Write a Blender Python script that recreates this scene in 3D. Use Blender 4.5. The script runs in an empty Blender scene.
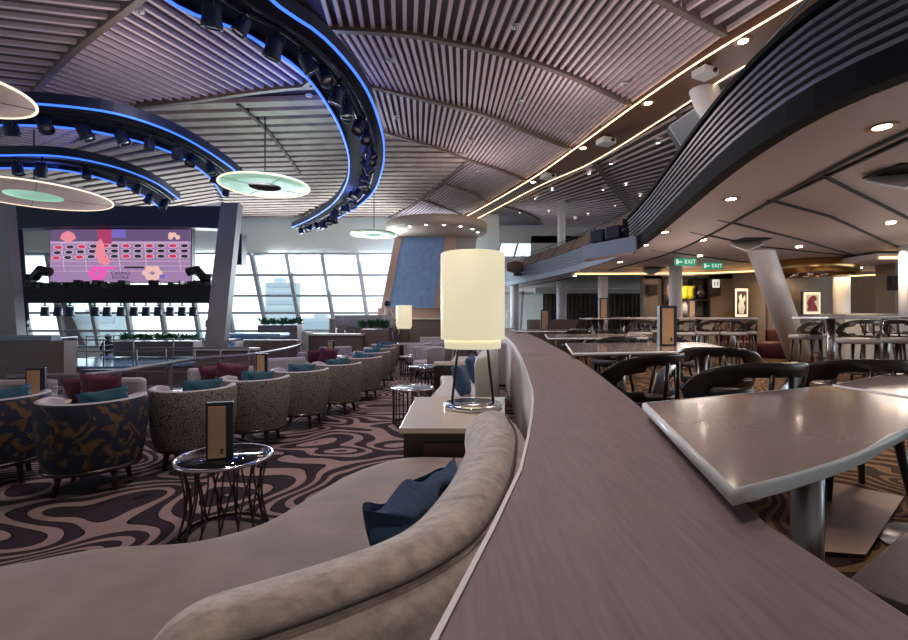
import bpy, bmesh, math, random
from mathutils import Vector, Matrix, noise
random.seed(7)
PI = math.pi
sc = bpy.context.scene
COL = sc.collection
H = 1.45            # eye height above the lounge carpet
F = 450.0           # focal length in pixels of the 908x640 frame

def G(px, py, z):
    """point of the horizontal plane z seen at a pixel"""
    Y = F * (H - z) / (py - 320.0)
    return Vector(((px - 454) / F * Y, Y, z))
def A(px, py, Y):
    return Vector(((px - 454) / F * Y, Y, H - (py - 320) / F * Y))

# ------------------------------------------------------------------ materials
def mk(name):
    m = bpy.data.materials.new(name); m.use_nodes = True
    nt = m.node_tree; b = nt.nodes['Principled BSDF']
    return m, nt, b
def mat(name, col, rough=.6, metal=0, spec=.5, var=0, scale=8, bump=0, bscale=60, sheen=0, coat=0, stretch=None):
    m, nt, b = mk(name)
    b.inputs['Base Color'].default_value = (*col, 1)
    b.inputs['Roughness'].default_value = rough
    b.inputs['Metallic'].default_value = metal
    b.inputs['Specular IOR Level'].default_value = spec
    if sheen:
        b.inputs['Sheen Weight'].default_value = sheen; b.inputs['Sheen Roughness'].default_value = .4
    if coat:
        b.inputs['Coat Weight'].default_value = coat; b.inputs['Coat Roughness'].default_value = .08
    tc = nt.nodes.new('ShaderNodeTexCoord'); mp = nt.nodes.new('ShaderNodeMapping')
    nt.links.new(tc.outputs['Object'], mp.inputs[0])
    if stretch: mp.inputs['Scale'].default_value = stretch
    if var:
        n = nt.nodes.new('ShaderNodeTexNoise'); n.inputs['Scale'].default_value = scale; n.inputs['Detail'].default_value = 6
        nt.links.new(mp.outputs[0], n.inputs['Vector'])
        r = nt.nodes.new('ShaderNodeValToRGB')
        r.color_ramp.elements[0].position = .3; r.color_ramp.elements[1].position = .7
        r.color_ramp.elements[0].color = (*[c * (1 - var) for c in col], 1)
        r.color_ramp.elements[1].color = (*[min(1, c * (1 + var)) for c in col], 1)
        nt.links.new(n.outputs[0], r.inputs[0]); nt.links.new(r.outputs[0], b.inputs['Base Color'])
    if bump:
        n = nt.nodes.new('ShaderNodeTexNoise'); n.inputs['Scale'].default_value = bscale; n.inputs['Detail'].default_value = 5
        nt.links.new(mp.outputs[0], n.inputs['Vector'])
        bp = nt.nodes.new('ShaderNodeBump'); bp.inputs['Strength'].default_value = bump; bp.inputs['Distance'].default_value = .02
        nt.links.new(n.outputs[0], bp.inputs['Height']); nt.links.new(bp.outputs[0], b.inputs['Normal'])
    return m
def emit(name, col, s):
    m, nt, b = mk(name)
    b.inputs['Base Color'].default_value = (*col, 1)
    b.inputs['Emission Color'].default_value = (*col, 1)
    b.inputs['Emission Strength'].default_value = s
    return m
def glassmat(name, col=(1, 1, 1), gloss=.08, fres=True):
    m = bpy.data.materials.new(name); m.use_nodes = True; nt = m.node_tree; nt.nodes.clear()
    o = nt.nodes.new('ShaderNodeOutputMaterial'); mx = nt.nodes.new('ShaderNodeMixShader')
    t = nt.nodes.new('ShaderNodeBsdfTransparent'); g = nt.nodes.new('ShaderNodeBsdfGlossy')
    t.inputs[0].default_value = (*col, 1); g.inputs['Roughness'].default_value = .03
    fr = nt.nodes.new('ShaderNodeFresnel'); fr.inputs[0].default_value = 1.5
    ma = nt.nodes.new('ShaderNodeMath'); ma.operation = 'ADD'; ma.inputs[1].default_value = gloss
    ma.inputs[0].default_value = 0
    if fres: nt.links.new(fr.outputs[0], ma.inputs[0])
    nt.links.new(ma.outputs[0], mx.inputs[0])
    nt.links.new(t.outputs[0], mx.inputs[1]); nt.links.new(g.outputs[0], mx.inputs[2]); nt.links.new(mx.outputs[0], o.inputs[0])
    return m
def carpet(name, cols, sc1, stretch, rot=0, bands=5, seed=0.0, tiles=False):
    """contour bands of a smooth noise field: swirling woven pattern"""
    m, nt, b = mk(name); L = nt.links.new
    tc = nt.nodes.new('ShaderNodeTexCoord'); mp = nt.nodes.new('ShaderNodeMapping')
    mp.inputs['Scale'].default_value = stretch; mp.inputs['Rotation'].default_value = (0, 0, rot); mp.inputs['Location'].default_value = (seed, seed * .7, 0)
    L(tc.outputs['Object'], mp.inputs[0])
    n = nt.nodes.new('ShaderNodeTexNoise'); n.inputs['Scale'].default_value = sc1; n.inputs['Detail'].default_value = 0.6
    n.inputs['Distortion'].default_value = .35
    L(mp.outputs[0], n.inputs['Vector'])
    mu = nt.nodes.new('ShaderNodeMath'); mu.operation = 'MULTIPLY'; mu.inputs[1].default_value = bands
    L(n.outputs[0], mu.inputs[0])
    fr = nt.nodes.new('ShaderNodeMath'); fr.operation = 'FRACT'; L(mu.outputs[0], fr.inputs[0])
    r = nt.nodes.new('ShaderNodeValToRGB'); r.color_ramp.interpolation = 'CONSTANT'
    e = r.color_ramp.elements
    light, dark, edge = cols
    e[0].position = 0; e[0].color = (*light, 1)
    e[1].position = .44; e[1].color = (*edge, 1)
    x = e.new(.49); x.color = (*dark, 1)
    x = e.new(.95); x.color = (*edge, 1)
    L(fr.outputs[0], r.inputs[0])
    n2 = nt.nodes.new('ShaderNodeTexNoise'); n2.inputs['Scale'].default_value = 3; L(tc.outputs['Object'], n2.inputs['Vector'])
    mx = nt.nodes.new('ShaderNodeMix'); mx.data_type = 'RGBA'; mx.blend_type = 'MULTIPLY'; mx.inputs[0].default_value = .35
    L(r.outputs[0], mx.inputs[6]); L(n2.outputs[0], mx.inputs[7]); L(mx.outputs[2], b.inputs['Base Color'])
    b.inputs['Roughness'].default_value = .95; b.inputs['Specular IOR Level'].default_value = .15
    n3 = nt.nodes.new('ShaderNodeTexNoise'); n3.inputs['Scale'].default_value = 220; L(tc.outputs['Object'], n3.inputs['Vector'])
    bp = nt.nodes.new('ShaderNodeBump'); bp.inputs['Strength'].default_value = .3; bp.inputs['Distance'].default_value = .01
    L(n3.outputs[0], bp.inputs['Height']); L(bp.outputs[0], b.inputs['Normal'])
    return m
def pattern(name, c1, c2, kind, scale, w=.5):
    m, nt, b = mk(name); L = nt.links.new
    tc = nt.nodes.new('ShaderNodeTexCoord')
    r = nt.nodes.new('ShaderNodeValToRGB')
    if kind == 'crackle':
        v = nt.nodes.new('ShaderNodeTexVoronoi'); v.feature = 'DISTANCE_TO_EDGE'; v.inputs['Scale'].default_value = scale
        L(tc.outputs['Object'], v.inputs['Vector']); L(v.outputs['Distance'], r.inputs[0])
        r.color_ramp.elements[0].position = .05; r.color_ramp.elements[1].position = .12
    else:
        v = nt.nodes.new('ShaderNodeTexNoise'); v.inputs['Scale'].default_value = scale; v.inputs['Detail'].default_value = 5; v.inputs['Distortion'].default_value = 1.5
        L(tc.outputs['Object'], v.inputs['Vector']); L(v.outputs[0], r.inputs[0])
        r.color_ramp.elements[0].position = w; r.color_ramp.elements[1].position = w + .06
    r.color_ramp.elements[0].color = (*c1, 1); r.color_ramp.elements[1].color = (*c2, 1)
    L(r.outputs[0], b.inputs['Base Color']); b.inputs['Roughness'].default_value = .75
    return m
def woodtop(name, c1, c2, rough=.35, stretch=(6, .5, 1), scale=14, coat=.0):
    m, nt, b = mk(name); L = nt.links.new
    tc = nt.nodes.new('ShaderNodeTexCoord'); mp = nt.nodes.new('ShaderNodeMapping'); mp.inputs['Scale'].default_value = stretch
    L(tc.outputs['Object'], mp.inputs[0])
    n = nt.nodes.new('ShaderNodeTexNoise'); n.inputs['Scale'].default_value = scale; n.inputs['Detail'].default_value = 8; n.inputs['Roughness'].default_value = .7
    L(mp.outputs[0], n.inputs['Vector'])
    r = nt.nodes.new('ShaderNodeValToRGB'); r.color_ramp.elements[0].position = .35; r.color_ramp.elements[1].position = .65
    r.color_ramp.elements[0].color = (*c1, 1); r.color_ramp.elements[1].color = (*c2, 1)
    L(n.outputs[0], r.inputs[0]); L(r.outputs[0], b.inputs['Base Color'])
    b.inputs['Roughness'].default_value = rough
    bp = nt.nodes.new('ShaderNodeBump'); bp.inputs['Strength'].default_value = .12; bp.inputs['Distance'].default_value = .004
    L(n.outputs[0], bp.inputs['Height']); L(bp.outputs[0], b.inputs['Normal'])
    if coat: b.inputs['Coat Weight'].default_value = coat
    return m

M = {}
M['divider'] = woodtop('mauve_stained_wood', (.195, .14, .14), (.27, .20, .195), .42)
M['cream_panel'] = mat('cream_panel', (.55, .50, .48), .45)
M['white_line'] = mat('white_metal_trim', (.9, .9, .9), .3)
M['velvet'] = mat('taupe_velvet', (.275, .215, .19), .8, sheen=.3, var=.16, scale=4, bump=.3, bscale=6)
M['velvet_back'] = mat('beige_velvet', (.44, .36, .30), .8, sheen=.5, var=.32, scale=16, bump=.4, bscale=24)
M['piping'] = mat('dark_piping', (.09, .07, .06), .8)
M['blue_velvet'] = mat('blue_velvet', (.014, .055, .13), .8, sheen=.15, bump=.5, bscale=14)
M['teal_velvet'] = mat('teal_velvet', (.005, .06, .10), .8, sheen=.12, bump=.2)
M['maroon'] = mat('maroon_velvet', (.10, .015, .045), .7, sheen=.4)
M['white_top'] = mat('white_quartz', (.70, .62, .52), .2, coat=.5)
M['mauve_top'] = mat('pale_stone_top', (.30, .235, .235), .2, coat=.5, var=.05, scale=60)
M['white_edge'] = mat('white_quartz_edge', (.88, .92, .95), .3)
M['darkwood'] = mat('espresso_wood', (.022, .014, .012), .3, var=.3, scale=12, coat=.3)
M['blackmetal'] = mat('black_metal', (.015, .015, .018), .4, metal=.3)
M['bluegrille'] = mat('pale_blue_grille', (.80, .86, .93), .6)
M['blackmatte'] = mat('black_matte', (.012, .012, .014), .8)
M['navyblack'] = mat('navy_black_paint', (.008, .016, .055), .55)
M['railmetal'] = mat('grey_rail_paint', (.20, .19, .21), .45, metal=.4)
M['chrome'] = mat('chrome', (.7, .7, .72), .15, metal=1)
M['steel'] = mat('brushed_steel', (.42, .42, .45), .3, metal=1)
M['bronze'] = mat('bronze_wire', (.13, .09, .085), .4, metal=.9)
M['gold'] = mat('polished_gold', (.65, .42, .18), .25, metal=1)
M['shade'] = emit('lamp_linen', (1.0, .91, .62), .52)
M['shade'].node_tree.nodes['Principled BSDF'].inputs['Base Color'].default_value = (.55, .5, .34, 1)
M['armdark'] = pattern('navy_gold_jacquard', (.012, .018, .04), (.13, .075, .035), 'noise', 7, .53)
M['armlight'] = pattern('crackle_jacquard', (.045, .045, .06), (.24, .205, .18), 'crackle', 36)
M['armteal'] = pattern('crackle_teal', (.10, .09, .09), (.20, .19, .18), 'crackle', 26)
M['arminner'] = mat('lilac_linen', (.36, .33, .38), .8, var=.1, scale=6)
M['greyleather'] = mat('grey_leather', (.27, .255, .265), .45)
M['darkleather'] = mat('dark_leather', (.03, .03, .04), .4)
M['leather'] = mat('white_leather', (.50, .475, .46), .4)
M['carpet_l'] = carpet('plum_swirl_carpet', ((.30, .215, .215), (.035, .022, .033), (.008, .006, .012)), .78, (1, 1.25, 1), .3, 20)
M['carpet_r'] = carpet('amber_swirl_carpet', ((.21, .125, .065), (.045, .025, .02), (.02, .01, .008)), 1.5, (1, 1, 1), 1.2, 15, 4.0)
M['slat'] = mat('mauve_slat', (.56, .46, .49), .5, var=.06, scale=1)
M['slatback'] = mat('ceiling_backing', (.105, .08, .088), .7)
M['slat_beige'] = mat('beige_acoustic_pleat', (.36, .30, .255), .8, var=.18, scale=2.5)
M['slatback_beige'] = mat('brown_backing', (.13, .11, .10), .8)
M['rib'] = mat('ceiling_rib', (.14, .105, .09), .5)
M['brown_band'] = mat('brown_soffit_band', (.16, .082, .045), .5)
M['cove'] = emit('warm_led', (1, .66, .36), 5)
M['covegold'] = emit('gold_led', (1, .6, .22), 3.2)
M['blueled'] = emit('blue_led', (.04, .16, 1), 1.5)
M['soffit'] = mat('soffit_paint', (.56, .47, .47), .6)
M['ceil_low'] = mat('low_ceiling_panel', (.40, .34, .335), .6)
M['groove'] = mat('dark_groove', (.03, .02, .018), .8)
M['fascia'] = mat('charcoal_fascia', (.010, .009, .011), .8, spec=.15)
M['louvre'] = mat('grey_louvre', (.17, .17, .20), .4, metal=.3)
M['bluelouvre'] = mat('blue_grey_louvre', (.22, .27, .36), .5)
M['white_paint'] = mat('white_column_paint', (.82, .82, .84), .45)
M['grey_paint'] = mat('grey_column_paint', (.24, .23, .25), .5)
M['mullion'] = mat('window_frame_grey', (.40, .43, .45), .5)
M['bulkhead'] = mat('pale_green_bulkhead', (.76, .84, .79), .6)
M['palewall'] = mat('pale_wall', (.52, .50, .48), .6)
M['wallpanel'] = woodtop('taupe_wall_panel', (.20, .155, .125), (.25, .195, .16), .5, (14, 14, .4), 3)
M['woodpanel'] = woodtop('greyed_oak_panel', (.125, .09, .085), (.175, .13, .12), .5, (.4, .4, 9), 5)
M['tan'] = mat('tan_wood', (.45, .27, .15), .5, var=.12, scale=10, stretch=(6, 6, .6))
M['stagefloor'] = mat('blue_gloss_floor', (.18, .28, .48), .12)
M['lowfloor'] = mat('lower_deck_floor', (.18, .14, .16), .35, var=.2, scale=3)
M['glass'] = glassmat('window_glass', (.93, .98, .99), .01)
M['tableglass'] = glassmat('smoked_glass', (.55, .6, .62), .12)
M['railglass'] = glassmat('railing_glass', (.80, .86, .87), .04, fres=False)
M['led'] = emit('downlight_bulb', (1, .86, .68), 22)
M['ledsmall'] = emit('small_downlight', (1, .9, .78), 9)
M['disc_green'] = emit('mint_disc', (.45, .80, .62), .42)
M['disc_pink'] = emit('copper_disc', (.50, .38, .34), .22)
M['rim'] = emit('disc_rim_led', (1, .80, .60), 1.1)
M['bluewall'] = mat('blue_mosaic', (.26, .44, .74), .3, var=.16, scale=5)
M['copper'] = mat('copper_frame', (.60, .40, .32), .4)
M['canopy'] = mat('taupe_canopy', (.52, .41, .33), .5)
M['drape'] = mat('grey_drape', (.12, .09, .08), .85, var=.2, scale=3)
M['leaf'] = mat('leaf', (.03, .13, .05), .6, var=.4, scale=20)
M['foil'] = mat('menu_wood', (.50, .31, .18), .5, var=.15, scale=20, stretch=(1, 1, 8))
M['navy'] = mat('navy_board', (.008, .018, .04), .4)
M['green_sign'] = emit('exit_green', (.03, .34, .20), .5)
M['whiteemit'] = emit('sign_white', (.9, .95, .9), .6)
M['skin'] = mat('skin', (.42, .25, .18), .6)
M['hair'] = mat('hair', (.02, .014, .01), .7)
M['cloth_white'] = mat('pale_shirt', (.5, .38, .34), .8)
M['cloth_dark'] = mat('dark_clothes', (.03, .03, .05), .8)
M['white_plastic'] = mat('white_plastic', (.55, .55, .53), .4)
M['facade'] = mat('far_facade', (.48, .52, .55), .8)
M['facade_win'] = mat('far_windows', (.38, .43, .48), .6)
M['seawater'] = mat('sea', (.10, .16, .18), .3)
M['quay'] = mat('quay_concrete', (.3, .3, .3), .8)

# ------------------------------------------------------------------ mesh builder
class MB:
    def __init__(s): s.v = []; s.f = []; s.sm = []
    def add(s, vs, fs, smooth=False):
        n = len(s.v); s.v += [tuple(v) for v in vs]; s.f += [tuple(i + n for i in f) for f in fs]; s.sm += [smooth] * len(fs); return s
    def box(s, c, d, rz=0, mtx=None):
        x, y, z = [k / 2 for k in d]
        vs = [Vector((i * x, j * y, k * z)) for i in (-1, 1) for j in (-1, 1) for k in (-1, 1)]
        R = mtx or Matrix.Rotation(rz, 3, 'Z'); c = Vector(c)
        vs = [R @ v + c for v in vs]
        return s.add(vs, [(0, 1, 3, 2), (4, 6, 7, 5), (0, 4, 5, 1), (2, 3, 7, 6), (0, 2, 6, 4), (1, 5, 7, 3)])
    def beam(s, p, q, w, h=None, up=(0, 0, 1)):
        p = Vector(p); q = Vector(q); d = q - p; L = d.length
        if L < 1e-6: return s
        d.normalize(); u = Vector(up)
        if abs(d.dot(u)) > .98: u = Vector((0, 1, 0))
        r = d.cross(u).normalized(); u = r.cross(d)
        return s.box((p + q) / 2, (w, L, h or w), mtx=Matrix((r, d, u)).transposed())
    def tube(s, pts, r, n=8, closed=False, cap=True):
        pts = [Vector(p) for p in pts]; N = len(pts); rr = r if isinstance(r, (list, tuple)) else [r] * N
        rings = []; prev = None
        for i, p in enumerate(pts):
            a = pts[(i - 1) % N] if (closed or i) else p; b = pts[(i + 1) % N] if (closed or i < N - 1) else p
            t = (b - a).normalized()
            if prev is None:
                u = Vector((0, 0, 1)) if abs(t.z) < .95 else Vector((1, 0, 0)); u = (u - t * u.dot(t)).normalized()
            else:
                u = (prev - t * prev.dot(t)).normalized()
            prev = u; w = t.cross(u)
            rings.append([p + (u * math.cos(2 * PI * k / n) + w * math.sin(2 * PI * k / n)) * rr[i] for k in range(n)])
        return s.rings(rings, closed, cap)
    def rings(s, rings, closed=False, cap=True, smooth=True):
        n = len(rings[0]); N = len(rings); vs = [v for R in rings for v in R]; fs = []
        for i in range(N if closed else N - 1):
            a = i * n; b = ((i + 1) % N) * n
            for k in range(n): fs.append((a + k, a + (k + 1) % n, b + (k + 1) % n, b + k))
        if cap and not closed: fs += [tuple(range(n))[::-1], tuple(range((N - 1) * n, N * n))]
        return s.add(vs, fs, smooth)
    def lathe(s, prof, c=(0, 0, 0), n=32, cap=True, ax=None):
        c = Vector(c); R = ax or Matrix.Identity(3)
        rings = [[R @ Vector((r * math.cos(2 * PI * k / n), r * math.sin(2 * PI * k / n), z)) + c for k in range(n)] for r, z in prof]
        return s.rings(rings, False, cap)
    def grid(s, rows, smooth=True, flip=False, hole=None):
        m = len(rows[0]); vs = [v for r in rows for v in r]; fs = []
        for i in range(len(rows) - 1):
            for j in range(m - 1):
                if hole and hole(i, j): continue
                q = (i * m + j, i * m + j + 1, (i + 1) * m + j + 1, (i + 1) * m + j)
                fs.append(q[::-1] if flip else q)
        return s.add(vs, fs, smooth)
    def prism(s, poly, z0, z1):
        n = len(poly)
        vs = [(p[0], p[1], z0) for p in poly] + [(p[0], p[1], z1) for p in poly]
        return s.add(vs, [tuple(range(n))[::-1], tuple(range(n, 2 * n))] + [(i, (i + 1) % n, n + (i + 1) % n, n + i) for i in range(n)])
    def strip(s, L, R, z0, z1):
        """solid band between two plan curves of equal length"""
        n = len(L)
        vs = [(p[0], p[1], z) for z in (z0, z1) for c in (L, R) for p in c]
        fs = []
        for i in range(n - 1):
            fs += [(i, i + 1, n + i + 1, n + i)[::-1], (2 * n + i, 2 * n + i + 1, 3 * n + i + 1, 3 * n + i)]
            fs += [(i, 2 * n + i, 2 * n + i + 1, i + 1)[::-1], (n + i, n + i + 1, 3 * n + i + 1, 3 * n + i)[::-1]]
        fs += [(0, n, 3 * n, 2 * n), (n - 1, 3 * n - 1, 4 * n - 1, 2 * n - 1)]
        return s.add(vs, fs)

def spl(pts, n, closed=False):
    """Catmull-Rom through points, resampled evenly to n"""
    P = [Vector(p) for p in pts]; out = []
    P2 = [P[0] * 2 - P[1]] + P + [P[-1] * 2 - P[-2]]
    for i in range(1, len(P2) - 2):
        for k in range(24):
            t = k / 24; a, b, c, d = P2[i - 1:i + 3]
            out.append(.5 * ((2 * b) + (c - a) * t + (2 * a - 5 * b + 4 * c - d) * t * t + (3 * b - a - 3 * c + d) * t ** 3))
    out.append(P[-1])
    ds = [0]
    for i in range(1, len(out)): ds.append(ds[-1] + (out[i] - out[i - 1]).length)
    res = []; j = 0
    for k in range(n):
        t = ds[-1] * k / (n - 1)
        while j < len(ds) - 2 and ds[j + 1] < t: j += 1
        u = (t - ds[j]) / max(1e-9, ds[j + 1] - ds[j]); res.append(out[j].lerp(out[j + 1], min(1, u)))
    return res
def v2(p): return Vector((p[0], p[1], 0))
def sweep(mb, path, sect, ends=0.0, nend=4, closed_sect=True, smooth=True):
    """sect = (u, z) list, u to the right of travel; ends > 0 rounds both ends by that length"""
    rows = []; N = len(path)
    cu = sum(p[0] for p in sect) / len(sect)
    for i, p in enumerate(path):
        a = path[max(0, i - 1)]; b = path[min(N - 1, i + 1)]
        t = Vector((b[0] - a[0], b[1] - a[1], 0)).normalized(); r = Vector((t.y, -t.x, 0))
        rows.append([Vector((p[0], p[1], 0)) + r * u + Vector((0, 0, z)) for u, z in sect])
    if ends:
        zm = min(z for u, z in sect)
        def capend(row, t):
            c = sum(row, Vector()) / len(row); out = []
            for k in range(1, nend + 1):
                a = k / nend * PI / 2 * .96; s_ = math.cos(a)
                out.append([Vector((c.x + (v.x - c.x) * s_, c.y + (v.y - c.y) * s_, zm + (v.z - zm) * (1 - (1 - s_) * .45))) + t * ends * math.sin(a) for v in row])
            return out
        t0 = (v2(path[0]) - v2(path[1])).normalized(); t1 = (v2(path[-1]) - v2(path[-2])).normalized()
        rows = capend(rows[0], t0)[::-1] + rows + capend(rows[-1], t1)
    if closed_sect: mb.rings(rows, False, True, smooth)
    else: mb.grid(rows, smooth)
    return mb

# ------------------------------------------------------------------ object helpers
OFF = {}
def props(o, label, cat, group=None):
    o['label'] = label; o['category'] = cat
    if group: o['group'] = group
def thing(name, label, cat, loc=(0, 0, 0), rz=0, group=None):
    o = bpy.data.objects.new(name, None); COL.objects.link(o); o.empty_display_size = .1
    o.location = loc; o.rotation_euler = (0, 0, rz); props(o, label, cat, group); return o
def link(name, mb, m, parent=None, world=False, label=None, bevel=0, sub=0, solid=0, loc=None, wloc=None):
    me = bpy.data.meshes.new(name)
    off = Vector((0, 0, 0))
    if world and parent is not None:
        r = parent
        while r.parent: r = r.parent
        off = Vector(r.location)
    elif wloc is not None: off = Vector(wloc)
    me.from_pydata([tuple(Vector(v) - off) for v in mb.v], [], mb.f)
    me.polygons.foreach_set('use_smooth', mb.sm); me.update()
    if m is not None: me.materials.append(M[m] if isinstance(m, str) else m)
    b = bmesh.new(); b.from_mesh(me); bmesh.ops.recalc_face_normals(b, faces=b.faces); b.to_mesh(me); b.free()
    o = bpy.data.objects.new(name, me); COL.objects.link(o)
    if parent: o.parent = parent
    elif wloc is not None: o.location = wloc
    elif loc is not None: o.location = loc
    if label: o['label'] = label
    if solid:
        md = o.modifiers.new('s', 'SOLIDIFY'); md.thickness = solid; md.offset = 0
    if bevel:
        md = o.modifiers.new('b', 'BEVEL'); md.width = bevel; md.segments = 2; md.limit_method = 'ANGLE'
    if sub:
        md = o.modifiers.new('u', 'SUBSURF'); md.levels = sub; md.render_levels = sub
    return o
def single(name, mb, m, label, cat, group=None, **k):
    o = link(name, mb, m, **k); props(o, label, cat, group); return o
def struct(name, mb, m, parent=None, **k):
    o = link(name, mb, m, parent, **k)
    if parent is None: o['kind'] = 'structure'
    return o
KIDS = {}
def copy_tree(o, parent=None):
    c = o.copy(); COL.objects.link(c)
    if parent: c.parent = parent
    for ch in list(o.children): copy_tree(ch, c)
    return c
def dup(o, loc, rz, label, group=None, scale=None):
    c = copy_tree(o); c.location = loc
    if isinstance(rz, (tuple, list)): c.rotation_euler = rz
    else: c.rotation_euler = (0, 0, rz)
    c['label'] = label
    if group: c['group'] = group
    elif 'group' in c: del c['group']
    if scale: c.scale = (scale,) * 3 if not isinstance(scale, tuple) else scale
    return c
class Kind:
    """first use moves the prototype itself, later uses copy it"""
    def __init__(s, make): s.make = make; s.o = None
    def put(s, loc, rz, label, group=None, scale=None):
        if s.o is None:
            s.o = s.make(); o = s.o; o.location = loc
            o.rotation_euler = rz if isinstance(rz, (tuple, list)) else (0, 0, rz)
            o['label'] = label
            if group: o['group'] = group
            if scale: o.scale = (scale,) * 3 if not isinstance(scale, tuple) else scale
            return o
        return dup(s.o, loc, rz, label, group, scale)
def light(name, kind, loc, power, col=(1, 1, 1), size=.3, target=None, spot=None, sizey=None):
    d = bpy.data.lights.new(name, kind); d.energy = power; d.color = col
    if kind == 'AREA':
        d.size = size
        if sizey: d.shape = 'RECTANGLE'; d.size_y = sizey
    elif kind != 'SUN': d.shadow_soft_size = size
    if spot: d.spot_size = spot; d.spot_blend = .6
    o = bpy.data.objects.new(name, d); COL.objects.link(o); o.location = loc
    if target is not None: o.rotation_euler = (Vector(target) - Vector(loc)).to_track_quat('-Z', 'Y').to_euler()
    return o
# ================================================================== SETTING
ZC = 6.05; ZS = 2.95; ZR = .45; ZD = 1.12
def GC(px, py): return G(px, py, ZC)
def smooth_px(pts, z, n): return spl([G(x, y, z) for x, y in pts], n)

# floors -----------------------------------------------------------
divL = [(v[0] * 1.1, v[1] * 1.1) for v in [(-.15, -.6), (-.08, 0), (-.016, .42), (.093, .75), (.169, 1.04), (.3, 1.69), (.38, 2.25), (.57, 3.86), (.78, 6), (1.0, 9), (1.25, 13), (1.5, 17)]]
divR = [(v[0] * 1.1, v[1] * 1.1) for v in [(.66, -.6), (.50, 0), (.46, .447), (.47, .73), (.545, 1.04), (.71, 1.93), (.94, 3.4), (1.2, 5.6), (1.36, 7), (1.6, 9.5), (1.9, 13), (2.2, 17)]]
DL = spl([(x, y, 0) for x, y in divL], 70); DR = spl([(x, y, 0) for x, y in divR], 70)
edge = spl([(-16, 5.7, 0), (-9, 5.6, 0), (-5.85, 5.9, 0), (-4.9, 6.5, 0), (-4.75, 7.8, 0), (-4.5, 9.3, 0), (-4.3, 12.5, 0), (-4.6, 16, 0), (-5.2, 20.3, 0)], 50)
fl = [(p.x, p.y) for p in edge] + [(1.7, 20.3)] + [(p.x + .1, p.y) for p in reversed(DL)] + [(-16, -.7)]
struct('floor', MB().prism(fl, -.6, 0), 'carpet_l')
lf = [(p.x, p.y) for p in edge] + [(-26, 20.3), (-26, 5.7)]
struct('floor_lower', MB().prism(lf, -1.0, -.45), 'lowfloor')
fr = [(p.x - .1, p.y) for p in DR] + [(2.3, 22), (16, 22), (16, -.7)]
struct('floor_upper', MB().prism(fr, -.2, ZR), 'carpet_r')

# divider: continuous curved top on its panelled wall
dv = thing('divider_counter', 'long curved mauve wood divider counter running from the sofa back into the distance', 'counter', (DL[10].x, DL[10].y, 0))
link('counter_top', MB().strip(DL, DR, ZD - .05, ZD), 'divider', dv, True, bevel=.004)
inn = lambda C, d: [p + Vector((d, 0, 0)) for p in C]
link('divider_wall', MB().strip(inn(DL, .035), inn(DR, -.05), .02, ZD - .05), 'cream_panel', dv, True)
link('edge_trim', MB().strip(inn(DL, -.008), inn(DL, .0), ZD - .05, ZD + .001), 'white_line', dv, True, label='white line of trim on the counter edge')
link('ledge', MB().strip(inn(DL[38:], -.10), inn(DL[38:], .034), .02, .93), 'cream_panel', dv, True, label='lower cream ledge along the divider side')

# low wooden step and metal floor plate under the near table
struct('trim_1', MB().prism([(1.35, 1.55), (2.6, 2.35), (3.4, 1.6), (1.9, .7)], ZR, ZR + .1), 'divider', bevel=.005)
struct('trim_2', MB().prism([(1.42, 1.93), (2.25, 2.75), (2.5, 2.5), (1.72, 1.88)], ZR, ZR + .02), 'bronze')

# main ceiling ------------------------------------------------------
struct('ceiling', MB().prism([(-26, -3.3), (16, -3.3), (16, 24), (-26, 24)], ZC + .1, ZC + .3), 'slatback')
cn = [0]
def sectorY(left, right, y0, y1, step, w, skew=0, d=.05, ms='slat_beige', mb_='slatback_beige'):
    def xs(C, y):
        P = spl([GC(*p) for p in C], 80); b = min(P, key=lambda p: abs(p.y - y)); return b.x
    cn[0] += 1; g = MB(); sl = MB(); k = 0; y = y0; L = []; R = []
    while y < y1:
        p = Vector((xs(left, y), y, ZC)); q = Vector((xs(right, y + skew), y + skew, ZC)); L.append(p); R.append(q)
        if q.x > p.x: sl.beam(p, q, w, d)
        y += step
    g.grid([[p + Vector((0, 0, .04)) for p in L], [p + Vector((0, 0, .04)) for p in R]], False)
    o = struct('ceiling_%d' % cn[0], g, mb_); link('slats', sl, ms, o); return o
def sector(c1, c2, n, w=.06, d=.07, ms='slat', mb_='slatback', z=ZC, raw=False, sub=1):
    a = spl([p if raw else GC(*p) for p in c1], n + 1); b = spl([p if raw else GC(*p) for p in c2], n + 1)
    cn[0] += 1
    g = MB(); g.grid([[p + Vector((0, 0, .04)) for p in a], [p + Vector((0, 0, .04)) for p in b]], False)
    o = struct('ceiling_%d' % cn[0], g, mb_)
    s = MB()
    for p, q in zip(a, b):
        if (p - q).length > .05: s.beam(p, q, w, d)
    link('slats', s, ms, o); return o
def rib(pts, w=.09, d=.14, m='rib', z=ZC):
    cn[0] += 1
    p = spl([GC(*q) for q in pts], 24); mb = MB()
    for a, b in zip(p, p[1:]): mb.beam(a, b, w, d)
    mb.v = [(x, y, zz - .02) for x, y, zz in mb.v]
    return struct('trim_%d' % (cn[0] + 10), mb, m)
rA = [(230, -60), (180, -35), (134, 0), (69, 52), (29, 95), (-10, 140)]
rB = [(372, 84), (303, 84), (240, 91), (193, 98), (124, 106)]
rC = [(331, 26), (400, 30), (450, 39), (513, 53), (575, 75), (630, 101)]
rBr = [(372, 84), (430, 98), (486, 113), (532, 131), (575, 148)]
rD = [(387, 131), (441, 147), (469, 158), (500, 168), (527, 179)]
sector(rA, [(372, 84), (303, 84), (240, 91), (193, 98), (124, 106), (60, 150)], 46)
sector([(180, -35), (134, 0), (69, 52), (29, 95), (-10, 140)], [(-60, -60), (-120, -30), (-200, 10), (-260, 60), (-330, 110)], 26)
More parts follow.
